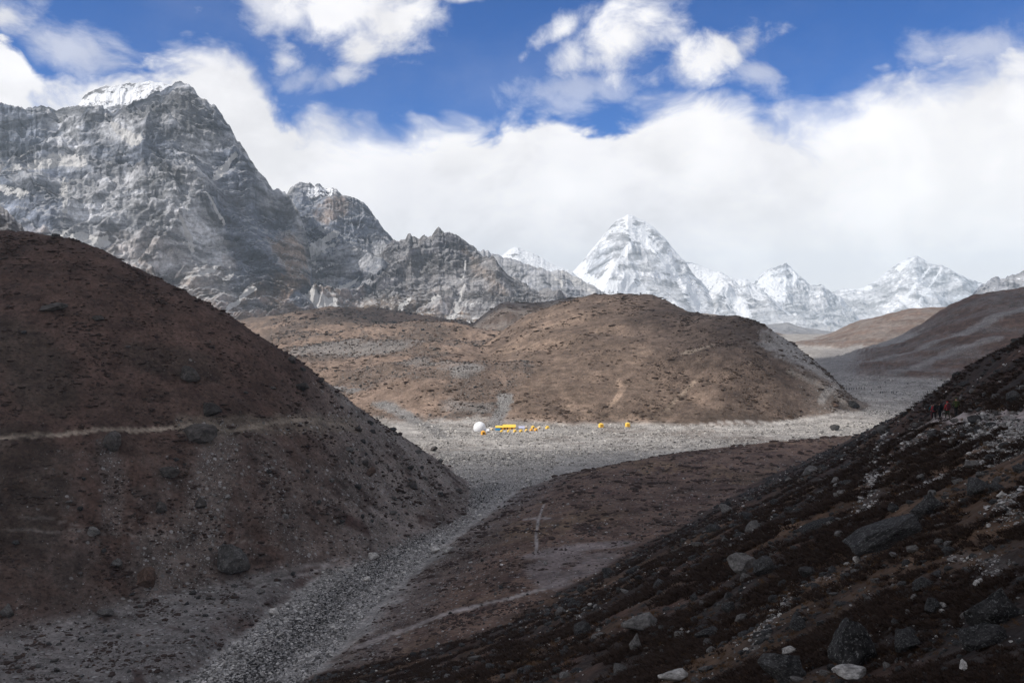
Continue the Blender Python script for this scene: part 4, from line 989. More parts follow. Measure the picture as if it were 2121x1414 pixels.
def reg_of(X, Y):
    z, reg, u, sr, sl, lay = heights(X, Y, regions=True); return z, reg, sr, sl

def gn_scatter(name, pts, z, scl, rot, protos, kind='stuff'):
    me = bpy.data.meshes.new(name); n = len(pts)
    me.vertices.add(n); me.vertices.foreach_set('co', np.concatenate([pts, z[:, None]], 1).astype(np.float32).ravel())
    a = me.attributes.new('scl', 'FLOAT_VECTOR', 'POINT'); a.data.foreach_set('vector', scl.astype(np.float32).ravel())
    a = me.attributes.new('rot', 'FLOAT_VECTOR', 'POINT'); a.data.foreach_set('vector', rot.astype(np.float32).ravel())
    a = me.attributes.new('pick', 'INT', 'POINT'); a.data.foreach_set('value', np.random.RandomState(n).randint(0, len(protos), n).astype(np.int32))
    o = bpy.data.objects.new(name, me); COL.objects.link(o)
    c = bpy.data.collections.new(name + '_shapes')
    for m_ in protos:
        po = bpy.data.objects.new(m_.name, m_); c.objects.link(po)
    g = bpy.data.node_groups.new(name, 'GeometryNodeTree')
    g.interface.new_socket('Geometry', in_out='INPUT', socket_type='NodeSocketGeometry')
    g.interface.new_socket('Geometry', in_out='OUTPUT', socket_type='NodeSocketGeometry')
    T = NT(g); gi = T.new('NodeGroupInput'); go = T.new('NodeGroupOutput')
    ip = T.new('GeometryNodeInstanceOnPoints'); ci = T.new('GeometryNodeCollectionInfo'); ci.inputs['Collection'].default_value = c
    ci.inputs['Separate Children'].default_value = True; ci.inputs['Reset Children'].default_value = True
    ip.inputs['Pick Instance'].default_value = True
    def na(nm, typ):
        q = T.new('GeometryNodeInputNamedAttribute', data_type=typ); q.inputs['Name'].default_value = nm; return q.outputs[0]
    T.link(gi.outputs[0], ip.inputs['Points']); T.link(ci.outputs[0], ip.inputs['Instance'])
    T.link(na('pick', 'INT'), ip.inputs['Instance Index']); T.link(na('scl', 'FLOAT_VECTOR'), ip.inputs['Scale'])
    T.link(na('rot', 'FLOAT_VECTOR'), ip.inputs['Rotation'])
    T.link(ip.outputs[0], go.inputs[0])
    md = o.modifiers.new('scatter', 'NODES'); md.node_group = g
    o['kind'] = kind
    return o

def stones(name, pts, size, mats, seed, sub=1, flat=0.65, sink=0.25):
    rs = np.random.RandomState(seed); n = len(pts)
    z = heights(pts[:, 0], pts[:, 1])
    s = size(pts, rs)
    scl = np.stack([s * rs.uniform(0.8, 1.3, n), s * rs.uniform(0.7, 1.1, n), s * rs.uniform(flat * 0.7, flat * 1.3, n)], 1)
    rot = np.stack([rs.uniform(-.3, .3, n), rs.uniform(-.3, .3, n), rs.uniform(0, 6.28, n)], 1)
    protos = [rock_mesh('stone', 300 + 7 * i + seed, sub, mat=m_) for i, m_ in enumerate(mats)]
    return gn_scatter(name, pts, z + scl[:, 2] * (0.5 - sink), scl, rot, protos)

def off_trail(X, Y, keep=0.06):
    r = np.ones(np.shape(X))
    for pts, w, tint, k, s_, rg in TRAILS:
        if len(pts) > 1 and k >= 0.8:
            d, _ = seg_dist(X, Y, pts); r = np.minimum(r, np.where(d < w * 1.1, keep if w < 3 else 0.35, 1.0))
    return r
def w_bed(X, Y, u):
    z, reg, sr, sl = reg_of(X, Y)
    return ((sr < 0.5) & (sl > -0.5) & (reg == 0) & (Y < 420)) * 1.0
def w_slope(X, Y, u):
    z, reg, sr, sl = reg_of(X, Y); cl = sstep(fbm2(X, Y, 14, 4, 0.6, 131), -0.15, 0.35)
    return (reg == 1) * (0.15 + 0.85 * cl) * off_trail(X, Y)
def w_run(X, Y, u):
    w = 0 * X
    for pts, ww, k in [(a_, b_ * 0.72, c_) for a_, b_, c_ in RUNS]:
        if len(pts) > 1:
            d, _ = seg_dist(X, Y, pts); w = np.maximum(w, np.exp(-(d / (ww * 0.8)) ** 2) * k)
    return w * (0.3 + 0.7 * sstep(fbm2(X, Y, 4, 3, 0.6, 133), -0.3, 0.2))
def w_strip(X, Y, u):
    z, reg, sr, sl = reg_of(X, Y)
    return ((sl < 0) & (reg == 0) & (u < 0) & (Y < 420)) * 0.5 + (reg == 2) * (0.05 + 0.9 * sstep(u, -0.30, -0.08) * 0.5 + 0.3 * (z < 30))
def w_terr(X, Y, u):
    z, reg, sr, sl = reg_of(X, Y)
    return ((sr > 0) & (reg == 0)) * (0.2 + 0.8 * sstep(fbm2(X, Y, 20, 3, 0.6, 137), 0, 0.4))

powsize = lambda lo, hi, p: (lambda pts, rs: lo * (1 - rs.uniform(size=len(pts)) * (1 - (lo / hi) ** p)) ** (-1 / p))
def in_mid(X, Y):
    z, reg, sr, sl = reg_of(X, Y); mid = np.abs(-sl - sr) * 0.5
    return (1 - sstep(mid + 2.2 * fbm2(X, Y, 14, 5, 0.6, 83), 2.0, 5.5)) * (Y < 350)
def w_mid(X, Y, u): return w_bed(X, Y, u) * in_mid(X, Y)
def w_mar(X, Y, u): return w_bed(X, Y, u) * (1 - 0.93 * in_mid(X, Y))
pp = scatter_points(12000, dict(px=(250, 1150), y=(140, 420), w=w_mid), 41)
stones('river_stones', pp, powsize(0.13, 0.55, 2.2), [M_GREYROCK, M_COBBLE, M_DARKROCK, M_COBBLE], 41, 1, 0.6)
pp = scatter_points(20000, dict(px=(250, 1150), y=(140, 420), w=w_mar), 1)
stones('river_stones', pp, powsize(0.13, 0.75, 2.0), [M_COBBLE, M_COBBLE, M_COBBLE, M_GREYROCK, M_PALEROCK], 1, 1, 0.6)
pp = scatter_points(12000, dict(px=(520, 2300), y=(9, 330), w=w_slope), 2)
stones('slope_stones', pp, lambda p, rs: np.minimum(powsize(0.0014, 0.010, 1.9)(p, rs) * p[:, 1] + 0.01, 0.7), [M_DARKROCK, M_DARKROCK, M_DARKROCK, M_GREYROCK], 2, 2, 0.7)
pp = scatter_points(2600, dict(px=(520, 2300), y=(9, 330), w=w_slope), 22)
stones('white_stones', pp, lambda p, rs: np.minimum(powsize(0.0010, 0.0040, 2.2)(p, rs) * p[:, 1], 0.3), [M_PALEROCK], 22, 2, 0.6)
pp = scatter_points(4200, dict(px=(1300, 2300), y=(9, 200), w=w_run), 3)
stones('pale_stones', pp, lambda p, rs: np.minimum(powsize(0.0010, 0.0042, 2.0)(p, rs) * p[:, 1], 0.3), [M_PALEROCK, M_COBBLE, M_GREYROCK, M_COBBLE], 3, 2, 0.6)
pp = scatter_points(4500, dict(px=(-300, 1000), y=(140, 340), w=w_strip), 4)
stones('hill_stones', pp, powsize(0.10, 0.9, 2.2), [M_GREYROCK, M_HILLROCK, M_HILLROCK, M_BROWNROCK, M_BROWNROCK, M_GREYROCK], 4, 2, 0.65)
pp = scatter_points(2500, dict(px=(900, 2000), y=(150, 520), w=w_terr), 5)
stones('terrace_stones', pp, powsize(0.12, 0.9, 2.0), [M_GREYROCK, M_COBBLE, M_DARKROCK], 5, 1, 0.65)

def w_plain(X, Y, u):
    z, reg, sr, sl = reg_of(X, Y)
    return ((reg == 0) & (sr < 4) & ((Y < 540) | (u > 0.22))) * (0.25 + 0.75 * sstep(fbm2(X * 0.4, Y, 22, 4, 0.6, 151), -0.1, 0.3))
pp = scatter_points(15000, dict(px=(860, 2150), y=(390, 950), w=w_plain), 8)
stones('plain_stones', pp, powsize(0.28, 1.1, 2.6), [M_COBBLE, M_PALEROCK, M_PALEROCK, M_GREYROCK], 8, 1, 0.7, 0.2)
def w_moor(X, Y, u):
    z, reg, sr, sl = reg_of(X, Y)
    rk = sstep(rid2(X, Y * 1.6, 120, 5, 0.6, 90), 0.30, 0.60) + sstep(fbm2(X, Y, 14, 5, 0.6, 83) + 0.4 * fbm2(X, Y, 60, 5, 0.55, 81), 0.2, 0.42)
    return ((reg == 0) & (Y > 540) & (u < 0.22)) * np.clip(rk, 0, 1)
pp = scatter_points(9000, dict(px=(560, 1500), y=(540, 1500), w=w_moor), 9)
stones('moor_stones', pp, lambda p, rs: powsize(0.0006, 0.0028, 2.2)(p, rs) * p[:, 1], [M_GREYROCK, M_DARKROCK, M_GREYROCK, M_BROWNROCK], 9, 1, 0.7, 0.2)
def w_scrub(X, Y, u):
    z, reg, sr, sl = reg_of(X, Y); cl = sstep(fbm2(X, Y, 35, 5, 0.6, 161), -0.05, 0.35)
    return ((reg == 3) | ((reg == 0) & (Y > 545) & (u < 0.22)) | (reg == 4)) * (0.06 + 0.94 * cl) * (0.4 + 0.6 * sstep(u, 0.1, 0.25)) 
M_SCRUB = cloth('low_dark_scrub', (0.055, 0.038, 0.028), 0.95, 0.5)
def blobs(name, pts, lo, hi, p_, mat, seed):
    rs = np.random.RandomState(seed); n = len(pts); s = powsize(lo, hi, p_)(pts, rs) * pts[:, 1]; z = heights(pts[:, 0], pts[:, 1])
    gn_scatter(name, pts, z + 0.05 * s, np.stack([s * rs.uniform(.8, 1.8, n), s * rs.uniform(.8, 1.6, n), s * rs.uniform(.3, .6, n)], 1), np.stack([0 * s, 0 * s, rs.uniform(0, 6.28, n)], 1),
               [rock_mesh('bush', 700 + k, 1, cuts=2, rough=0.9, mat=mat) for k in range(4)])
pp = scatter_points(14000, dict(px=(560, 1780), y=(515, 1300), w=w_scrub), 10); blobs('scrub', pp, 0.0005, 0.0028, 2.0, M_SCRUB, 10)
def w_lhill(X, Y, u):
    z, reg, sr, sl = reg_of(X, Y); cl = sstep(fbm2(X, Y, 12, 5, 0.6, 171), -0.05, 0.3)
    return (reg == 2) * (0.1 + 0.9 * cl) * off_trail(X, Y)
M_LSCRUB = cloth('dark_juniper_scrub', (0.048, 0.033, 0.028), 0.95, 0.5)
pp = scatter_points(12000, dict(px=(-300, 1000), y=(150, 330), w=w_lhill), 11); blobs('low_shrubs', pp, 0.0007, 0.0036, 2.0, M_LSCRUB, 11)
def w_ter2(X, Y, u):
    z, reg, sr, sl = reg_of(X, Y); cl = sstep(fbm2(X, Y, 10, 4, 0.6, 173), 0.0, 0.3)
    return off_trail(X, Y) * ((sr > 3) & (reg == 0) & (Y < 560)) * (0.04 + 0.96 * cl) + ((sl < -1) & (reg == 0) & (u < 0) & (Y < 420)) * (0.04 + 0.7 * cl)
pp = scatter_points(6000, dict(px=(-200, 2000), y=(150, 520), w=w_ter2), 12); blobs('terrace_shrubs', pp, 0.0008, 0.0040, 2.0, M_LSCRUB, 12)

# single boulders too small for a description of their own, still one object each
def lone(n, px, yr, wf, seed, lab, group, mats, fr):
    pts = scatter_points(n, dict(px=px, y=yr, w=wf), seed); rs = random.Random(seed)
    zz = heights(pts[:, 0], pts[:, 1])
    for (x, y), z in zip(pts, zz):
        s = fr(rs) * y
        if any((x - a) ** 2 + (y - b) ** 2 < (c + s) ** 2 for a, b, c in PLACED): continue
        k = rs.randrange(len(mats)); o = bpy.data.objects.new('boulder', proto_rock(mats[k], rs.randrange(7), 3)); COL.objects.link(o)
        o.scale = (s * rs.uniform(.9, 1.3), s * rs.uniform(.7, 1.0), s * rs.uniform(.5, .85)); o.rotation_euler = (rs.uniform(-.3, .3), rs.uniform(-.3, .3), rs.uniform(0, 6.28))
        o.location = (x, y, z + 0.3 * o.scale.z); tag(o, lab[k], 'boulder', group[k]); PLACED.append((x, y, s))
lone(110, (1150, 2160), (16, 180), w_slope, 51, ['small dark lichened boulder in the heather of the near slope', 'small grey boulder in the heather of the near slope'],
     ['dark boulders scattered on the near slope', 'grey boulders scattered on the near slope'], [M_DARKROCK, M_GREYROCK], lambda r: r.uniform(0.0042, 0.0095))
lone(70, (0, 950), (170, 330), w_strip, 52, ['small dark boulder lying on the left hill or its gravel foot', 'small grey boulder lying on the left hill or its gravel foot'],
     ['dark boulders on the left hill', 'grey boulders on the left hill'], [M_DARKROCK, M_GREYROCK], lambda r: r.uniform(0.0026, 0.0048))
lone(30, (400, 1100), (160, 400), w_bed, 53, ['pale cobble larger than the rest of the stream bed'], ['large pale cobbles in the stream bed'], [M_PALEROCK], lambda r: r.uniform(0.0018, 0.0034))

# ------------------------------------------------------------------ heather and straw grass on the near slope
def tuft(name, seed, mat, n=34, r=0.5, h=0.5, w=0.05):
    rs = random.Random(seed); V = []; Fc = []
    for i in range(n):
        a = rs.uniform(0, 6.28); q = r * math.sqrt(rs.random()); x, y = q * math.cos(a), q * math.sin(a)
        lx, ly = rs.gauss(0, 0.28) + x * 0.35, rs.gauss(0, 0.28) + y * 0.35; hh = h * rs.uniform(0.5, 1.1) * (1 - 0.5 * q / r); b = rs.uniform(0, 6.28)
        wx, wy = w * math.cos(b), w * math.sin(b); k = len(V)
        V += [(x - wx, y - wy, -0.08), (x + wx, y + wy, -0.08), (x + lx * .6 + wx * .8, y + ly * .6 + wy * .8, hh * .6), (x + lx * .6 - wx * .8, y + ly * .6 - wy * .8, hh * .6), (x + lx, y + ly, hh)]
        Fc += [(k, k + 1, k + 2, k + 3), (k + 3, k + 2, k + 4)]
    me = bpy.data.meshes.new(name); me.from_pydata(V, [], Fc); me.update(); me.materials.append(mat); return me
def w_heath(X, Y, u):
    z, reg, sr, sl = reg_of(X, Y)
    return (reg == 1) * sstep(fbm2(X, Y, 6, 4, 0.6, 141), -0.10, 0.15) * (1 - 0.7 * sstep(fbm2(X, Y, 14, 4, 0.6, 131), 0.0, 0.35)) * (1 - 0.9 * w_run(X, Y, u)) * off_trail(X, Y)
pp = scatter_points(42000, dict(px=(520, 2300), y=(8, 230), w=w_heath), 6); rs_ = np.random.RandomState(6); n_ = len(pp)
s_ = np.clip(pp[:, 1] * 0.008, 0.10, 0.55) * rs_.uniform(0.6, 1.4, n_)
gn_scatter('heather', pp, heights(pp[:, 0], pp[:, 1]), np.stack([s_ * 1.3, s_ * 1.3, s_ * 0.8], 1), np.stack([0 * s_, 0 * s_, rs_.uniform(0, 6.28, n_)], 1), [tuft('tuft', k, M_HEATH) for k in range(3)])
pp = scatter_points(5000, dict(px=(520, 2300), y=(8, 190), w=w_slope), 7); n_ = len(pp); s_ = np.clip(pp[:, 1] * 0.007, 0.08, 0.4) * rs_.uniform(0.6, 1.3, n_)
gn_scatter('grass', pp, heights(pp[:, 0], pp[:, 1]), np.stack([s_, s_, s_ * 0.8], 1), np.stack([0 * s_, 0 * s_, rs_.uniform(0, 6.28, n_)], 1), [tuft('blades', 20 + k, M_STRAW, 30, 0.5, 0.6, 0.03) for k in range(2)])

# ------------------------------------------------------------------ camp
def mesh_obj(name, V, Fc, mat, parent=None, loc=(0, 0, 0), smooth=False):
    me = bpy.data.meshes.new(name); me.from_pydata(V, [], Fc); me.update()
    if smooth: me.polygons.foreach_set('use_smooth', [True] * len(me.polygons))
    me.materials.append(mat); o = bpy.data.objects.new(name, me); COL.objects.link(o); o.location = loc
    if parent: o.parent = parent
    return o
def empty(name, loc, rz=0.0):
    o = bpy.data.objects.new(name, None); COL.objects.link(o); o.location = loc; o.rotation_euler = (0, 0, rz); o.empty_display_size = 0.5; return o
def at_ground(px, py):
    p = hit(px, py); return p if p else (0, 500, 0)

M_WHITE = cloth('white_tent_cloth', (0.78, 0.79, 0.82)); M_YELLOW = cloth('yellow_tent_cloth', (0.90, 0.58, 0.10)); M_ORANGE = cloth('orange_tent_cloth', (0.85, 0.42, 0.06))
M_CREAM = cloth('cream_tent_cloth', (0.70, 0.58, 0.42)); M_BLUE = cloth('blue_tarpaulin', (0.03, 0.17, 0.32)); M_LAV = cloth('pale_blue_tent_cloth', (0.48, 0.50, 0.66))
M_SHADE = cloth('tent_doorway_cloth', (0.10, 0.06, 0.03)); M_POLE = cloth('tent_pole', (0.35, 0.35, 0.36), 0.4)

def dome_tent(p, R, H, mat, label, rz=0.0, group=None, squash=1.0, name='tent'):
    e = empty(name, p, rz)
    V, Fc = [], []; n, m = 16, 6
    for j in range(m + 1):
        a = j / m * math.pi / 2
        for i in range(n):
            th = 2 * math.pi * i / n
            bul = 1 - 0.07 * math.cos(4 * th) ** 2
            V.append((R * math.cos(a) ** 0.8 * math.cos(th) * bul, R * squash * math.cos(a) ** 0.8 * math.sin(th) * bul, H * math.sin(a) - 0.1))
    for j in range(m):
        for i in range(n): Fc.append((j * n + i, j * n + (i + 1) % n, (j + 1) * n + (i + 1) % n, (j + 1) * n + i))
    Fc.append(tuple(m * n + i for i in range(n)))
    mesh_obj('canopy', V, Fc, mat, e)
    w = R * 0.32; y = -R * squash * 0.985
    mesh_obj('door', [(-w, y, 0), (w, y, 0), (w * .7, y * .93, H * .38), (0, y * .84, H * .55), (-w * .7, y * .93, H * .38), (-w, y - .06, 0), (w, y - .06, 0), (w * .7, y * .93 - .06, H * .38), (0, y * .84 - .06, H * .55), (-w * .7, y * .93 - .06, H * .38)],
             [(5, 6, 7, 8, 9), (4, 3, 2, 1, 0), (0, 1, 6, 5), (1, 2, 7, 6), (2, 3, 8, 7), (3, 4, 9, 8), (4, 0, 5, 9)], M_SHADE, e)
    for k in (-1, 1):
        pts = [(R * 1.02 * math.cos(t) * k * 0.72, R * squash * 1.02 * math.cos(t) * 0.72, H * 1.02 * math.sin(t)) for t in [math.pi * q / 10 for q in range(11)]]
        tube('pole', pts, 0.03, M_POLE, e)
    return tag(e, label, 'tent', group)
def tube(name, pts, r, mat, parent, n=6):
    V, Fc = [], []
    for i, p in enumerate(pts):
        a = Vector(pts[max(i - 1, 0)]); b = Vector(pts[min(i + 1, len(pts) - 1)]); d = (b - a).normalized()
        s = d.cross(Vector((0.31, 0.2, 0.93))).normalized(); t = d.cross(s)
        for k in range(n):
            q = Vector(p) + r * (math.cos(2 * math.pi * k / n) * s + math.sin(2 * math.pi * k / n) * t); V.append(tuple(q))
    for i in range(len(pts) - 1):
        for k in range(n): Fc.append((i * n + k, i * n + (k + 1) % n, (i + 1) * n + (k + 1) % n, (i + 1) * n + k))
    Fc += [tuple(range(n - 1, -1, -1)), tuple((len(pts) - 1) * n + k for k in range(n))]
    return mesh_obj(name, V, Fc, mat, parent)

def ridge_section(e, x0, x1, depth, wall, top, mat, doors=()):
    """walls and roof of a ridge tent between x0 and x1"""
    d = depth / 2
    mesh_obj('wall', [(x0, -d, 0), (x1, -d, 0), (x1, -d, wall), (x0, -d, wall), (x0, d, 0), (x1, d, 0), (x1, d, wall), (x0, d, wall), (x0, 0, top - .05), (x1, 0, top - .05)],
             [(0, 1, 2, 3), (5, 4, 7, 6), (4, 0, 3, 8, 7), (1, 5, 6, 9, 2)], M_ORANGE if mat == M_YELLOW else mat, e)
    o_, h_ = 0.25, 0.12
    mesh_obj('roof', [(x0 - o_, -d - o_, wall - h_), (x1 + o_, -d - o_, wall - h_), (x1 + o_, 0, top), (x0 - o_, 0, top), (x0 - o_, d + o_, wall - h_), (x1 + o_, d + o_, wall - h_),
                      (x0 - o_, -d - o_, wall - h_ - .06), (x1 + o_, -d - o_, wall - h_ - .06), (x1 + o_, 0, top - .06), (x0 - o_, 0, top - .06), (x0 - o_, d + o_, wall - h_ - .06), (x1 + o_, d + o_, wall - h_ - .06)],
             [(0, 1, 2, 3), (3, 2, 5, 4), (7, 6, 9, 8), (8, 9, 10, 11), (6, 7, 1, 0), (4, 5, 11, 10), (0, 3, 9, 6), (3, 4, 10, 9), (7, 8, 2, 1), (8, 11, 5, 2)], mat, e)
    for dx in doors:
        mesh_obj('door', [(dx - .35, -d - .06, .02), (dx + .35, -d - .06, .02), (dx + .35, -d - .06, wall * .8), (dx - .35, -d - .06, wall * .8), (dx - .35, -d - .01, .02), (dx + .35, -d - .01, .02), (dx + .35, -d - .01, wall * .8), (dx - .35, -d - .01, wall * .8)],
                 [(0, 1, 2, 3), (4, 7, 6, 5), (0, 4, 5, 1), (1, 5, 6, 2), (2, 6, 7, 3), (3, 7, 4, 0)], M_SHADE, e)

def build_camp():
    # white globe tent
    p = at_ground(993, 894); S = p[1] / F
    e = empty('dome_tent', (p[0], p[1] + 3, p[2]))
    R = 13.2 * S; zc = R * 0.50
    bm = bmesh.new(); bmesh.ops.create_icosphere(bm, subdivisions=3, radius=R)
    bmesh.ops.bisect_plane(bm, geom=bm.verts[:] + bm.edges[:] + bm.faces[:], plane_co=(0, 0, -zc - 0.1), plane_no=(0, 0, -1), clear_outer=True)
    for v in bm.verts: v.co.z += zc
    me = bpy.data.meshes.new('canopy'); bm.to_mesh(me); bm.free(); me.materials.append(M_WHITE)
    o = bpy.data.objects.new('canopy', me); COL.objects.link(o); o.parent = e
    n = 10; r = 4.2 * S
    V = [(R * 0.8 + L, -1.0 + r * math.cos(math.pi * i / n), 1.25 * r * math.sin(math.pi * i / n)) for L in (0, 10.0 * S) for i in range(n + 1)]
    Fc = [(i, i + 1, n + 2 + i, n + 1 + i) for i in range(n)] + [tuple(range(n + 1, 2 * n + 2))]
    mesh_obj('entrance_tunnel', V, Fc, M_WHITE, e)
    V = [(R * 0.8 + 10.0 * S + q, -1.0 + c * r * .45, h_) for q in (0.01, 0.08) for c, h_ in ((-1, 0), (1, 0), (1, r * .8), (-1, r * .8))]
    mesh_obj('door', V, [(4, 5, 6, 7), (0, 3, 2, 1), (0, 1, 5, 4), (1, 2, 6, 5), (2, 3, 7, 6), (3, 0, 4, 7)], M_SHADE, e)
    tag(e, 'big white spherical dome tent with a short tunnel entrance', 'tent')
    # long yellow mess tent, its left section lower
    p = at_ground(1047, 889.5); e = empty('mess_tent', (p[0], p[1] + 2, p[2]), 0.03); S = p[1] / F
    ridge_section(e, -20 * S, -5 * S, 3.6, 1.2, 7.6 * S, M_YELLOW, (-2.2,)); ridge_section(e, -4.6 * S, 20 * S, 4.2, 1.35, 10.0 * S, M_YELLOW, (-0.4, 0.9, 3.2))
    tag(e, 'long yellow mess tent in two sections, the longest tent in camp', 'tent')
    def ridge_tent(px, py, w, h, mat, label):
        p = at_ground(px, py); S = p[1] / F; e = empty('ridge_tent', p, 0.1)
        ridge_section(e, -w * S / 2, w * S / 2, w * S * 0.7, h * S * 0.35, h * S, mat, (0.0,)); tag(e, label, 'tent')
    ridge_tent(1080, 887, 11, 5, M_LAV, 'pale blue-white ridge tent right of the long yellow tent')
    ridge_tent(1031, 891, 9, 4.5, M_BLUE, 'low blue tent at the left end of the long yellow tent')
    def dt(px, py, w, h, mat, label, group=None):
        p = at_ground(px, py); S = p[1] / F; dome_tent(p, w * S / 2, h * S, mat, label, 0.2, group, 0.9)
    dt(1019, 890.5, 9.5, 6, M_CREAM, 'cream dome tent between the white globe and the blue tent')
    dt(1090, 887, 8, 5.5, M_CREAM, 'pinkish cream tent right of the pale blue ridge tent')
    dt(1104, 886.5, 9, 6, M_YELLOW, 'yellow dome tent in the back row between two cream tents')
    dt(1117, 887, 9, 5.5, M_CREAM, 'cream tent at the right end of the tight cluster')
    dt(1134, 887.5, 9.5, 6.5, M_YELLOW, 'yellow dome tent standing apart at the right end of camp')
    row = [(1039, 894.8, 'first'), (1053, 894.8, 'second'), (1066.5, 894.2, 'third'), (1079, 894, 'fourth'), (1090.5, 893.2, 'fifth')]
    for px, py, nm in row: dt(px, py, 7.8, 5.8, M_YELLOW, nm + ' small yellow dome from the left in the front row', 'small yellow dome tents in the front row')
    dt(1100.5, 891.8, 8, 5.5, M_ORANGE, 'left of two orange-yellow domes closing the front row')
    dt(1110, 892, 9, 6.5, M_ORANGE, 'right of two orange-yellow domes closing the front row')
    def booth(px, py, w, h, mat, label):
        p = at_ground(px, py); S = p[1] / F; e = empty('toilet_tent', p, 0.35); a = w * S / 2; H = h * S
        mesh_obj('wall', [(-a, -a, 0), (a, -a, 0), (a, a, 0), (-a, a, 0), (-a * .92, -a * .92, H * .78), (a * .92, -a * .92, H * .78), (a * .92, a * .92, H * .78), (-a * .92, a * .92, H * .78)],
                 [(0, 1, 5, 4), (1, 2, 6, 5), (2, 3, 7, 6), (3, 0, 4, 7)], mat, e)
        b = a * 1.0
        mesh_obj('roof', [(-b, -b, H * .76), (b, -b, H * .76), (b, b, H * .76), (-b, b, H * .76), (-a * .3, -a * .3, H), (a * .3, -a * .3, H), (a * .3, a * .3, H), (-a * .3, a * .3, H)],
                 [(0, 1, 5, 4), (1, 2, 6, 5), (2, 3, 7, 6), (3, 0, 4, 7), (4, 5, 6, 7), (3, 2, 1, 0)], mat, e)
        mesh_obj('door', [(-a * .4, -a * 1.03, 0), (a * .4, -a * 1.03, 0), (a * .36, -a * .99, H * .62), (-a * .36, -a * .99, H * .62)] + [(-a * .4, -a * 1.06, 0), (a * .4, -a * 1.06, 0), (a * .36, -a * 1.02, H * .62), (-a * .36, -a * 1.02, H * .62)],
                 [(4, 5, 6, 7), (0, 3, 2, 1), (0, 1, 5, 4), (1, 2, 6, 5), (2, 3, 7, 6), (3, 0, 4, 7)], M_ORANGE if mat == M_YELLOW else M_SHADE, e)
        tag(e, label, 'tent')
    booth(1001, 900, 8, 8.5, M_ORANGE, 'orange upright tent in front of the white globe')
    booth(1245, 884.5, 8.5, 8.5, M_YELLOW, 'left of two lone upright yellow tents right of the camp')
    booth(1300, 883.5, 8.0, 9, M_YELLOW, 'right of two lone upright yellow tents against the dark scrub')
build_camp()

# ------------------------------------------------------------------ people
def person_mesh(pose, jacket, trousers, head):
    """one continuous body grown round a jointed skeleton; facing +Y"""
    st, lean, arm = pose
    J = {'pelvis': (0, 0, .95, .150), 'waist': (0, .01 + lean * .3, 1.10, .140), 'chest': (0, .02 + lean, 1.33, .165), 'neckb': (0, .03 + lean * 1.3, 1.48, .085), 'neck': (0, .04 + lean * 1.4, 1.54, .060), 'head': (0, .06 + lean * 1.5, 1.63, .098), 'crown': (0, .055 + lean * 1.5, 1.72, .085)}
    E = [('pelvis', 'waist'), ('waist', 'chest'), ('chest', 'neckb'), ('neckb', 'neck'), ('neck', 'head'), ('head', 'crown')]
    for s, nm in ((-1, 'l'), (1, 'r')):
        f = st * s
        J.update({nm + 'hip': (s * .10, 0, .88, .105), nm + 'knee': (s * .11, .10 * f + .04, .50, .068), nm + 'ank': (s * .11, .26 * f - .02, .10, .048), nm + 'toe': (s * .13, .26 * f + .14, .04, .040),
                  nm + 'sho': (s * .19, .02 + lean * 1.1, 1.43, .075), nm + 'elb': (s * .29, -.02 + lean + .05 * -f, 1.17, .055), nm + 'wri': (s * .28, .16 + lean + arm * .1 - .05 * f, 1.00, .040), nm + 'hand': (s * .27, .23 + lean, .96, .038)})
        E += [('pelvis', nm + 'hip'), (nm + 'hip', nm + 'knee'), (nm + 'knee', nm + 'ank'), (nm + 'ank', nm + 'toe'), ('neckb', nm + 'sho'), (nm + 'sho', nm + 'elb'), (nm + 'elb', nm + 'wri'), (nm + 'wri', nm + 'hand')]
    keys = list(J); me = bpy.data.meshes.new('body'); me.from_pydata([J[k][:3] for k in keys], [(keys.index(a), keys.index(b)) for a, b in E], []); me.update()
    o = bpy.data.objects.new('tmp', me); COL.objects.link(o)
    o.modifiers.new('skin', 'SKIN'); sv = me.skin_vertices[0].data
    for i, k in enumerate(keys): sv[i].radius = (J[k][3], J[k][3]); sv[i].use_root = (i == 0)
    o.modifiers.new('sub', 'SUBSURF').levels = 1; o.modifiers['sub'].render_levels = 1
    dg = bpy.context.evaluated_depsgraph_get(); dg.update(); ev = bpy.data.meshes.new_from_object(o.evaluated_get(dg)); bpy.data.objects.remove(o)
    ev.name = 'body'; ev.materials.clear()
    for m_ in (jacket, trousers, head, M_BOOT): ev.materials.append(m_)
    for p_ in ev.polygons:
        c = p_.center; p_.use_smooth = True
        p_.material_index = 3 if c.z < 0.12 else 1 if (c.z < 0.93 and abs(c.x) < 0.235) else 2 if (c.z > 1.50 or (c.z < 1.0 and abs(c.x) >= 0.235)) else 0
    return ev
M_BOOT = cloth('boot_leather', (0.03, 0.025, 0.02)); M_SKIN = cloth('skin', (0.35, 0.20, 0.14)); M_TEAL = cloth('teal_jacket', (0.015, 0.09, 0.11)); M_RED = cloth('red_jacket', (0.33, 0.03, 0.035))
M_TEALD = cloth('dark_teal_fabric', (0.010, 0.05, 0.065)); M_BLACK = cloth('black_fabric', (0.008, 0.009, 0.011)); M_MAROON = cloth('maroon_trousers', (0.07, 0.02, 0.025)); M_OLIVE = cloth('olive_jacket', (0.045, 0.06, 0.018)); M_GREEN = cloth('dark_green_trousers', (0.022, 0.032, 0.018))
M_METAL = cloth('pole_metal', (0.45, 0.45, 0.45), 0.35)
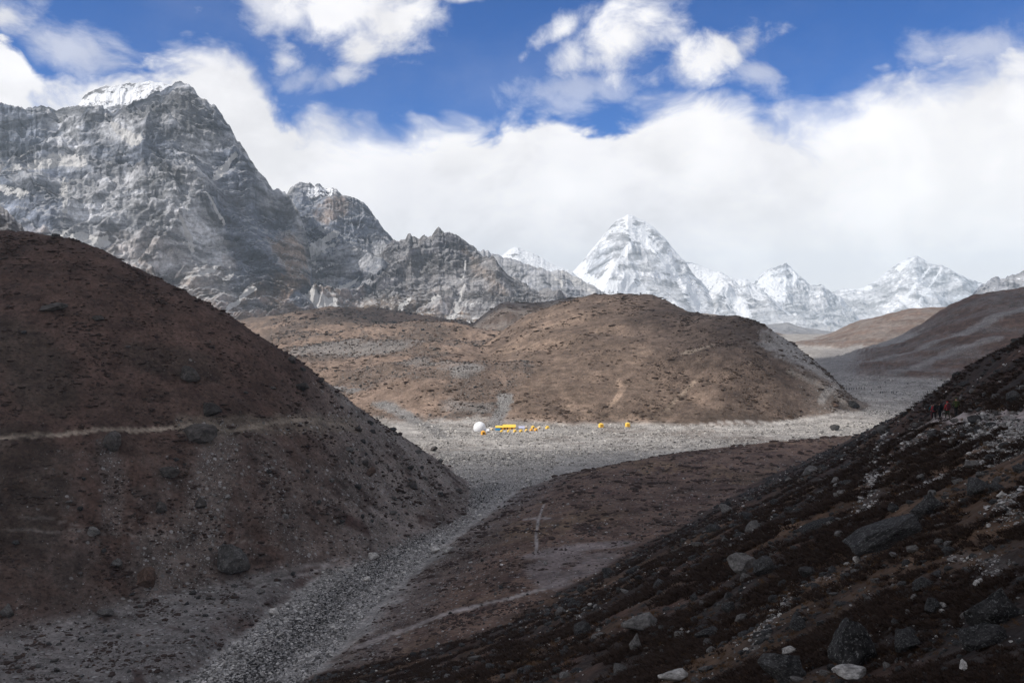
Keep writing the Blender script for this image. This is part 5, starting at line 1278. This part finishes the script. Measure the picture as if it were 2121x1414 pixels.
def box_round(name, sx, sy, sz, loc, mat, parent, bevel=0.3):
    bm = bmesh.new(); bmesh.ops.create_cube(bm, size=1.0); bmesh.ops.subdivide_edges(bm, edges=bm.edges[:], cuts=3, use_grid_fill=True)
    for v in bm.verts:
        c = v.co * 2; l = max(abs(c.x), abs(c.y), abs(c.z), 1e-6); n = c.length
        q = c.lerp(c / n * l, bevel) if n > 0 else c
        v.co = Vector((q.x * sx / 2, q.y * sy / 2, q.z * sz / 2))
    me = bpy.data.meshes.new(name); bm.to_mesh(me); bm.free(); me.materials.append(mat); me.polygons.foreach_set('use_smooth', [True] * len(me.polygons))
    o = bpy.data.objects.new(name, me); COL.objects.link(o); o.parent = parent; o.location = loc; return o
def walker(px, py, jacket, trousers, pack, label, pose, hat=None, poles=True, rz=0.0, dy=0.0, hscale=1.0, ymin=101.0):
    p = hit(px, py, ymin); e = empty('person', (p[0], p[1] + dy, ground_z(p[0], p[1] + dy)), rz); e.scale = (hscale,) * 3
    b = bpy.data.objects.new('body', person_mesh(pose, jacket, trousers, M_SKIN)); COL.objects.link(b); b.parent = e
    l = pose[1]
    if pack:
        k = box_round('backpack', .36, .26, .58, (0, -.24 + l * .7, 1.26), pack, e, 0.35)
        q = box_round('top_pocket', .28, .22, .14, (0, 0, .33), pack, k, 0.4)
    box_round('hat', .21, .23, .13, (0, .05 + l * 1.5, 1.73), hat or M_BLACK, e, 0.7)
    if poles:
        for s in ((1,) if poles == 1 else (-1, 1)):
            tube('walking_pole', [(s * .30, .25 + l, 1.0), (s * .36, .42 + l, .02)], 0.014, M_METAL, e)
    return tag(e, label, 'person', 'walkers on the path')
walker(1930.5, 868.5, M_TEAL, M_MAROON, M_TEALD, 'person in teal jacket and maroon trousers, leftmost of the path group', (1.0, .05, 0), dy=0.0)
walker(1939.5, 867.5, M_RED, M_BLACK, M_BLACK, 'person in red jacket with black pack, second from left on the path', (-.8, .04, 0), dy=0.6)
walker(1948.5, 867.5, M_BLACK, M_BLACK, M_BLACK, 'person all in black in the middle of the path group', (.9, .03, 0), dy=0.2)
walker(1960.0, 868.2, M_RED, M_GREEN, M_MAROON, 'person in red hooded jacket with dark pack and walking pole', (-.9, .06, 0), hat=M_RED, dy=-.3)
walker(1980.0, 867.0, M_OLIVE, M_BLACK, None, 'person in olive jacket without a pack, walking last on the right', (.6, .0, 0), hat=M_OLIVE, poles=False, dy=0.0, hscale=0.93, ymin=88.0)
def far_people():
    e0 = None
    spots = [(1824, 815, 'M'), (1828, 815, 0), (1831, 815, 0), (1835, 815, 0), (1847, 815, 0), (1850, 815, 0), (1857, 815, 0), (1921, 814, 1), (1805, 810, 2), (1823.5, 804.5, 3)] + [(x, 808.5 - 0.05 * (x - 1752), 4) for x in (1753, 1759, 1764, 1768, 1774, 1779, 1784, 1790)]
    labs = {0: ('tiny dark walker in the line crossing the stony valley', 'line of far walkers in the stony valley'), 1: ('lone tiny walker at the right end of the far valley trail', None),
            2: ('lone tiny walker between the far line and the resting crowd', None), 3: ('tiny walker just above the far line on the stones', None), 4: ('tiny dark figure in the crowd gathered by the foot of the central hill', 'far crowd by the foot of the central hill')}
    mats = [(M_BLACK, M_BLACK), (M_TEAL, M_BLACK), (M_MAROON, M_BLACK)]
    bodies = [person_mesh((0.7, .04, 0), a, b, M_SKIN) for a, b in mats]; packs = None
    for i, (px, py, k) in enumerate(spots):
        k = 0 if k == 'M' else k
        p = at_ground(px, py); e = empty('person', p, 1.2 + 0.3 * math.sin(i * 5)); b = bpy.data.objects.new('body', bodies[i % 3]); COL.objects.link(b); b.parent = e
        if packs is None: packs = box_round('backpack', .36, .28, .58, (0, -.24, 1.26), M_BLACK, e, .35)
        else: q = packs.copy(); COL.objects.link(q); q.parent = e
        tag(e, labs[k][0], 'person', labs[k][1])
far_people()

# ------------------------------------------------------------------ clouds whose shade lies on the land, and the air
def cloud(centre_on_ground, rx, ry, alt, rz, seed, hole=0.0, name='cloud', dens=1.0):
    """a real cloud above the haze; its shade falls at centre_on_ground"""
    k = alt / SUN_DIR.z; c = Vector((*centre_on_ground, 0)) + SUN_DIR * k
    bm = bmesh.new(); bmesh.ops.create_icosphere(bm, subdivisions=5, radius=1.0)
    co = np.array([v.co[:] for v in bm.verts], np.float32)
    r = 1 + 0.22 * fbm3(co[:, 0], co[:, 1], co[:, 2], 0.8, 4, 0.5, seed)
    co = co * r[:, None]; co[:, 2] = np.where(co[:, 2] > 0, co[:, 2], co[:, 2] * 0.45)
    for v, q in zip(bm.verts, co): v.co = (q[0] * rx, q[1] * ry, q[2] * min(rx, ry) * 0.28)
    me = bpy.data.meshes.new(name); bm.to_mesh(me); bm.free(); me.polygons.foreach_set('use_smooth', [True] * len(me.polygons))
    m = bpy.data.materials.new('cloud_vapour'); m.use_nodes = True; T = NT(m.node_tree); T.n.clear()
    out = T.new('ShaderNodeOutputMaterial'); tr = T.new('ShaderNodeBsdfTransparent'); df = T.new('ShaderNodeBsdfDiffuse'); tl = T.new('ShaderNodeBsdfTranslucent')
    df.inputs[0].default_value = (.55, .56, .58, 1); tl.inputs[0].default_value = (.10, .105, .11, 1)
    ad = T.new('ShaderNodeAddShader'); T.link(df.outputs[0], ad.inputs[0]); T.link(tl.outputs[0], ad.inputs[1])
    tc = T.new('ShaderNodeTexCoord'); P = tc.outputs['Object']; s = T.sep(P)
    q = T.math('SQRT', T.math('ADD', T.math('POWER', T.math('DIVIDE', s[0], rx), 2.0), T.math('POWER', T.math('DIVIDE', s[1], ry), 2.0)))
    n = T.noise(P, 2.2 / max(rx, ry), 4, 0.5)
    f = T.ramp(T.math('ADD', q, T.math('MULTIPLY', T.math('SUBTRACT', n, 0.5), 0.5)), 0.62, 0.98, dens, 0.0)
    mx = T.new('ShaderNodeMixShader'); T.link(f, mx.inputs[0]); T.link(tr.outputs[0], mx.inputs[1]); T.link(ad.outputs[0], mx.inputs[2]); T.link(mx.outputs[0], out.inputs[0])
    me.materials.append(m)
    o = bpy.data.objects.new(name, me); COL.objects.link(o); o.location = c; o.rotation_euler = (0, 0, rz); tag(o, kind='stuff'); return o
cloud((60, 20), 620, 470, 1250, 0.28, 1)
cloud((462, 795), 430, 330, 1300, 0.45, 2, dens=0.80)
cloud((60, 1350), 330, 120, 1400, 0.3, 4, dens=0.8)

def haze():
    m = bpy.data.materials.new('air'); m.use_nodes = True; T = NT(m.node_tree); T.n.clear()
    out = T.new('ShaderNodeOutputMaterial'); v = T.new('ShaderNodeVolumePrincipled'); T.link(v.outputs[0], out.inputs['Volume'])
    v.inputs['Color'].default_value = (0.72, 0.87, 1.0, 1); v.inputs['Density'].default_value = 6.4e-5; v.inputs['Anisotropy'].default_value = 0.1
    V = [(x, y, z) for x in (-7500, 7500) for y in (-700, 12200) for z in (-330, 722)]
    o = mesh_obj('haze', V, [(0, 1, 3, 2), (4, 6, 7, 5), (0, 4, 5, 1), (2, 3, 7, 6), (0, 2, 6, 4), (1, 5, 7, 3)], m); tag(o, kind='stuff')
haze()
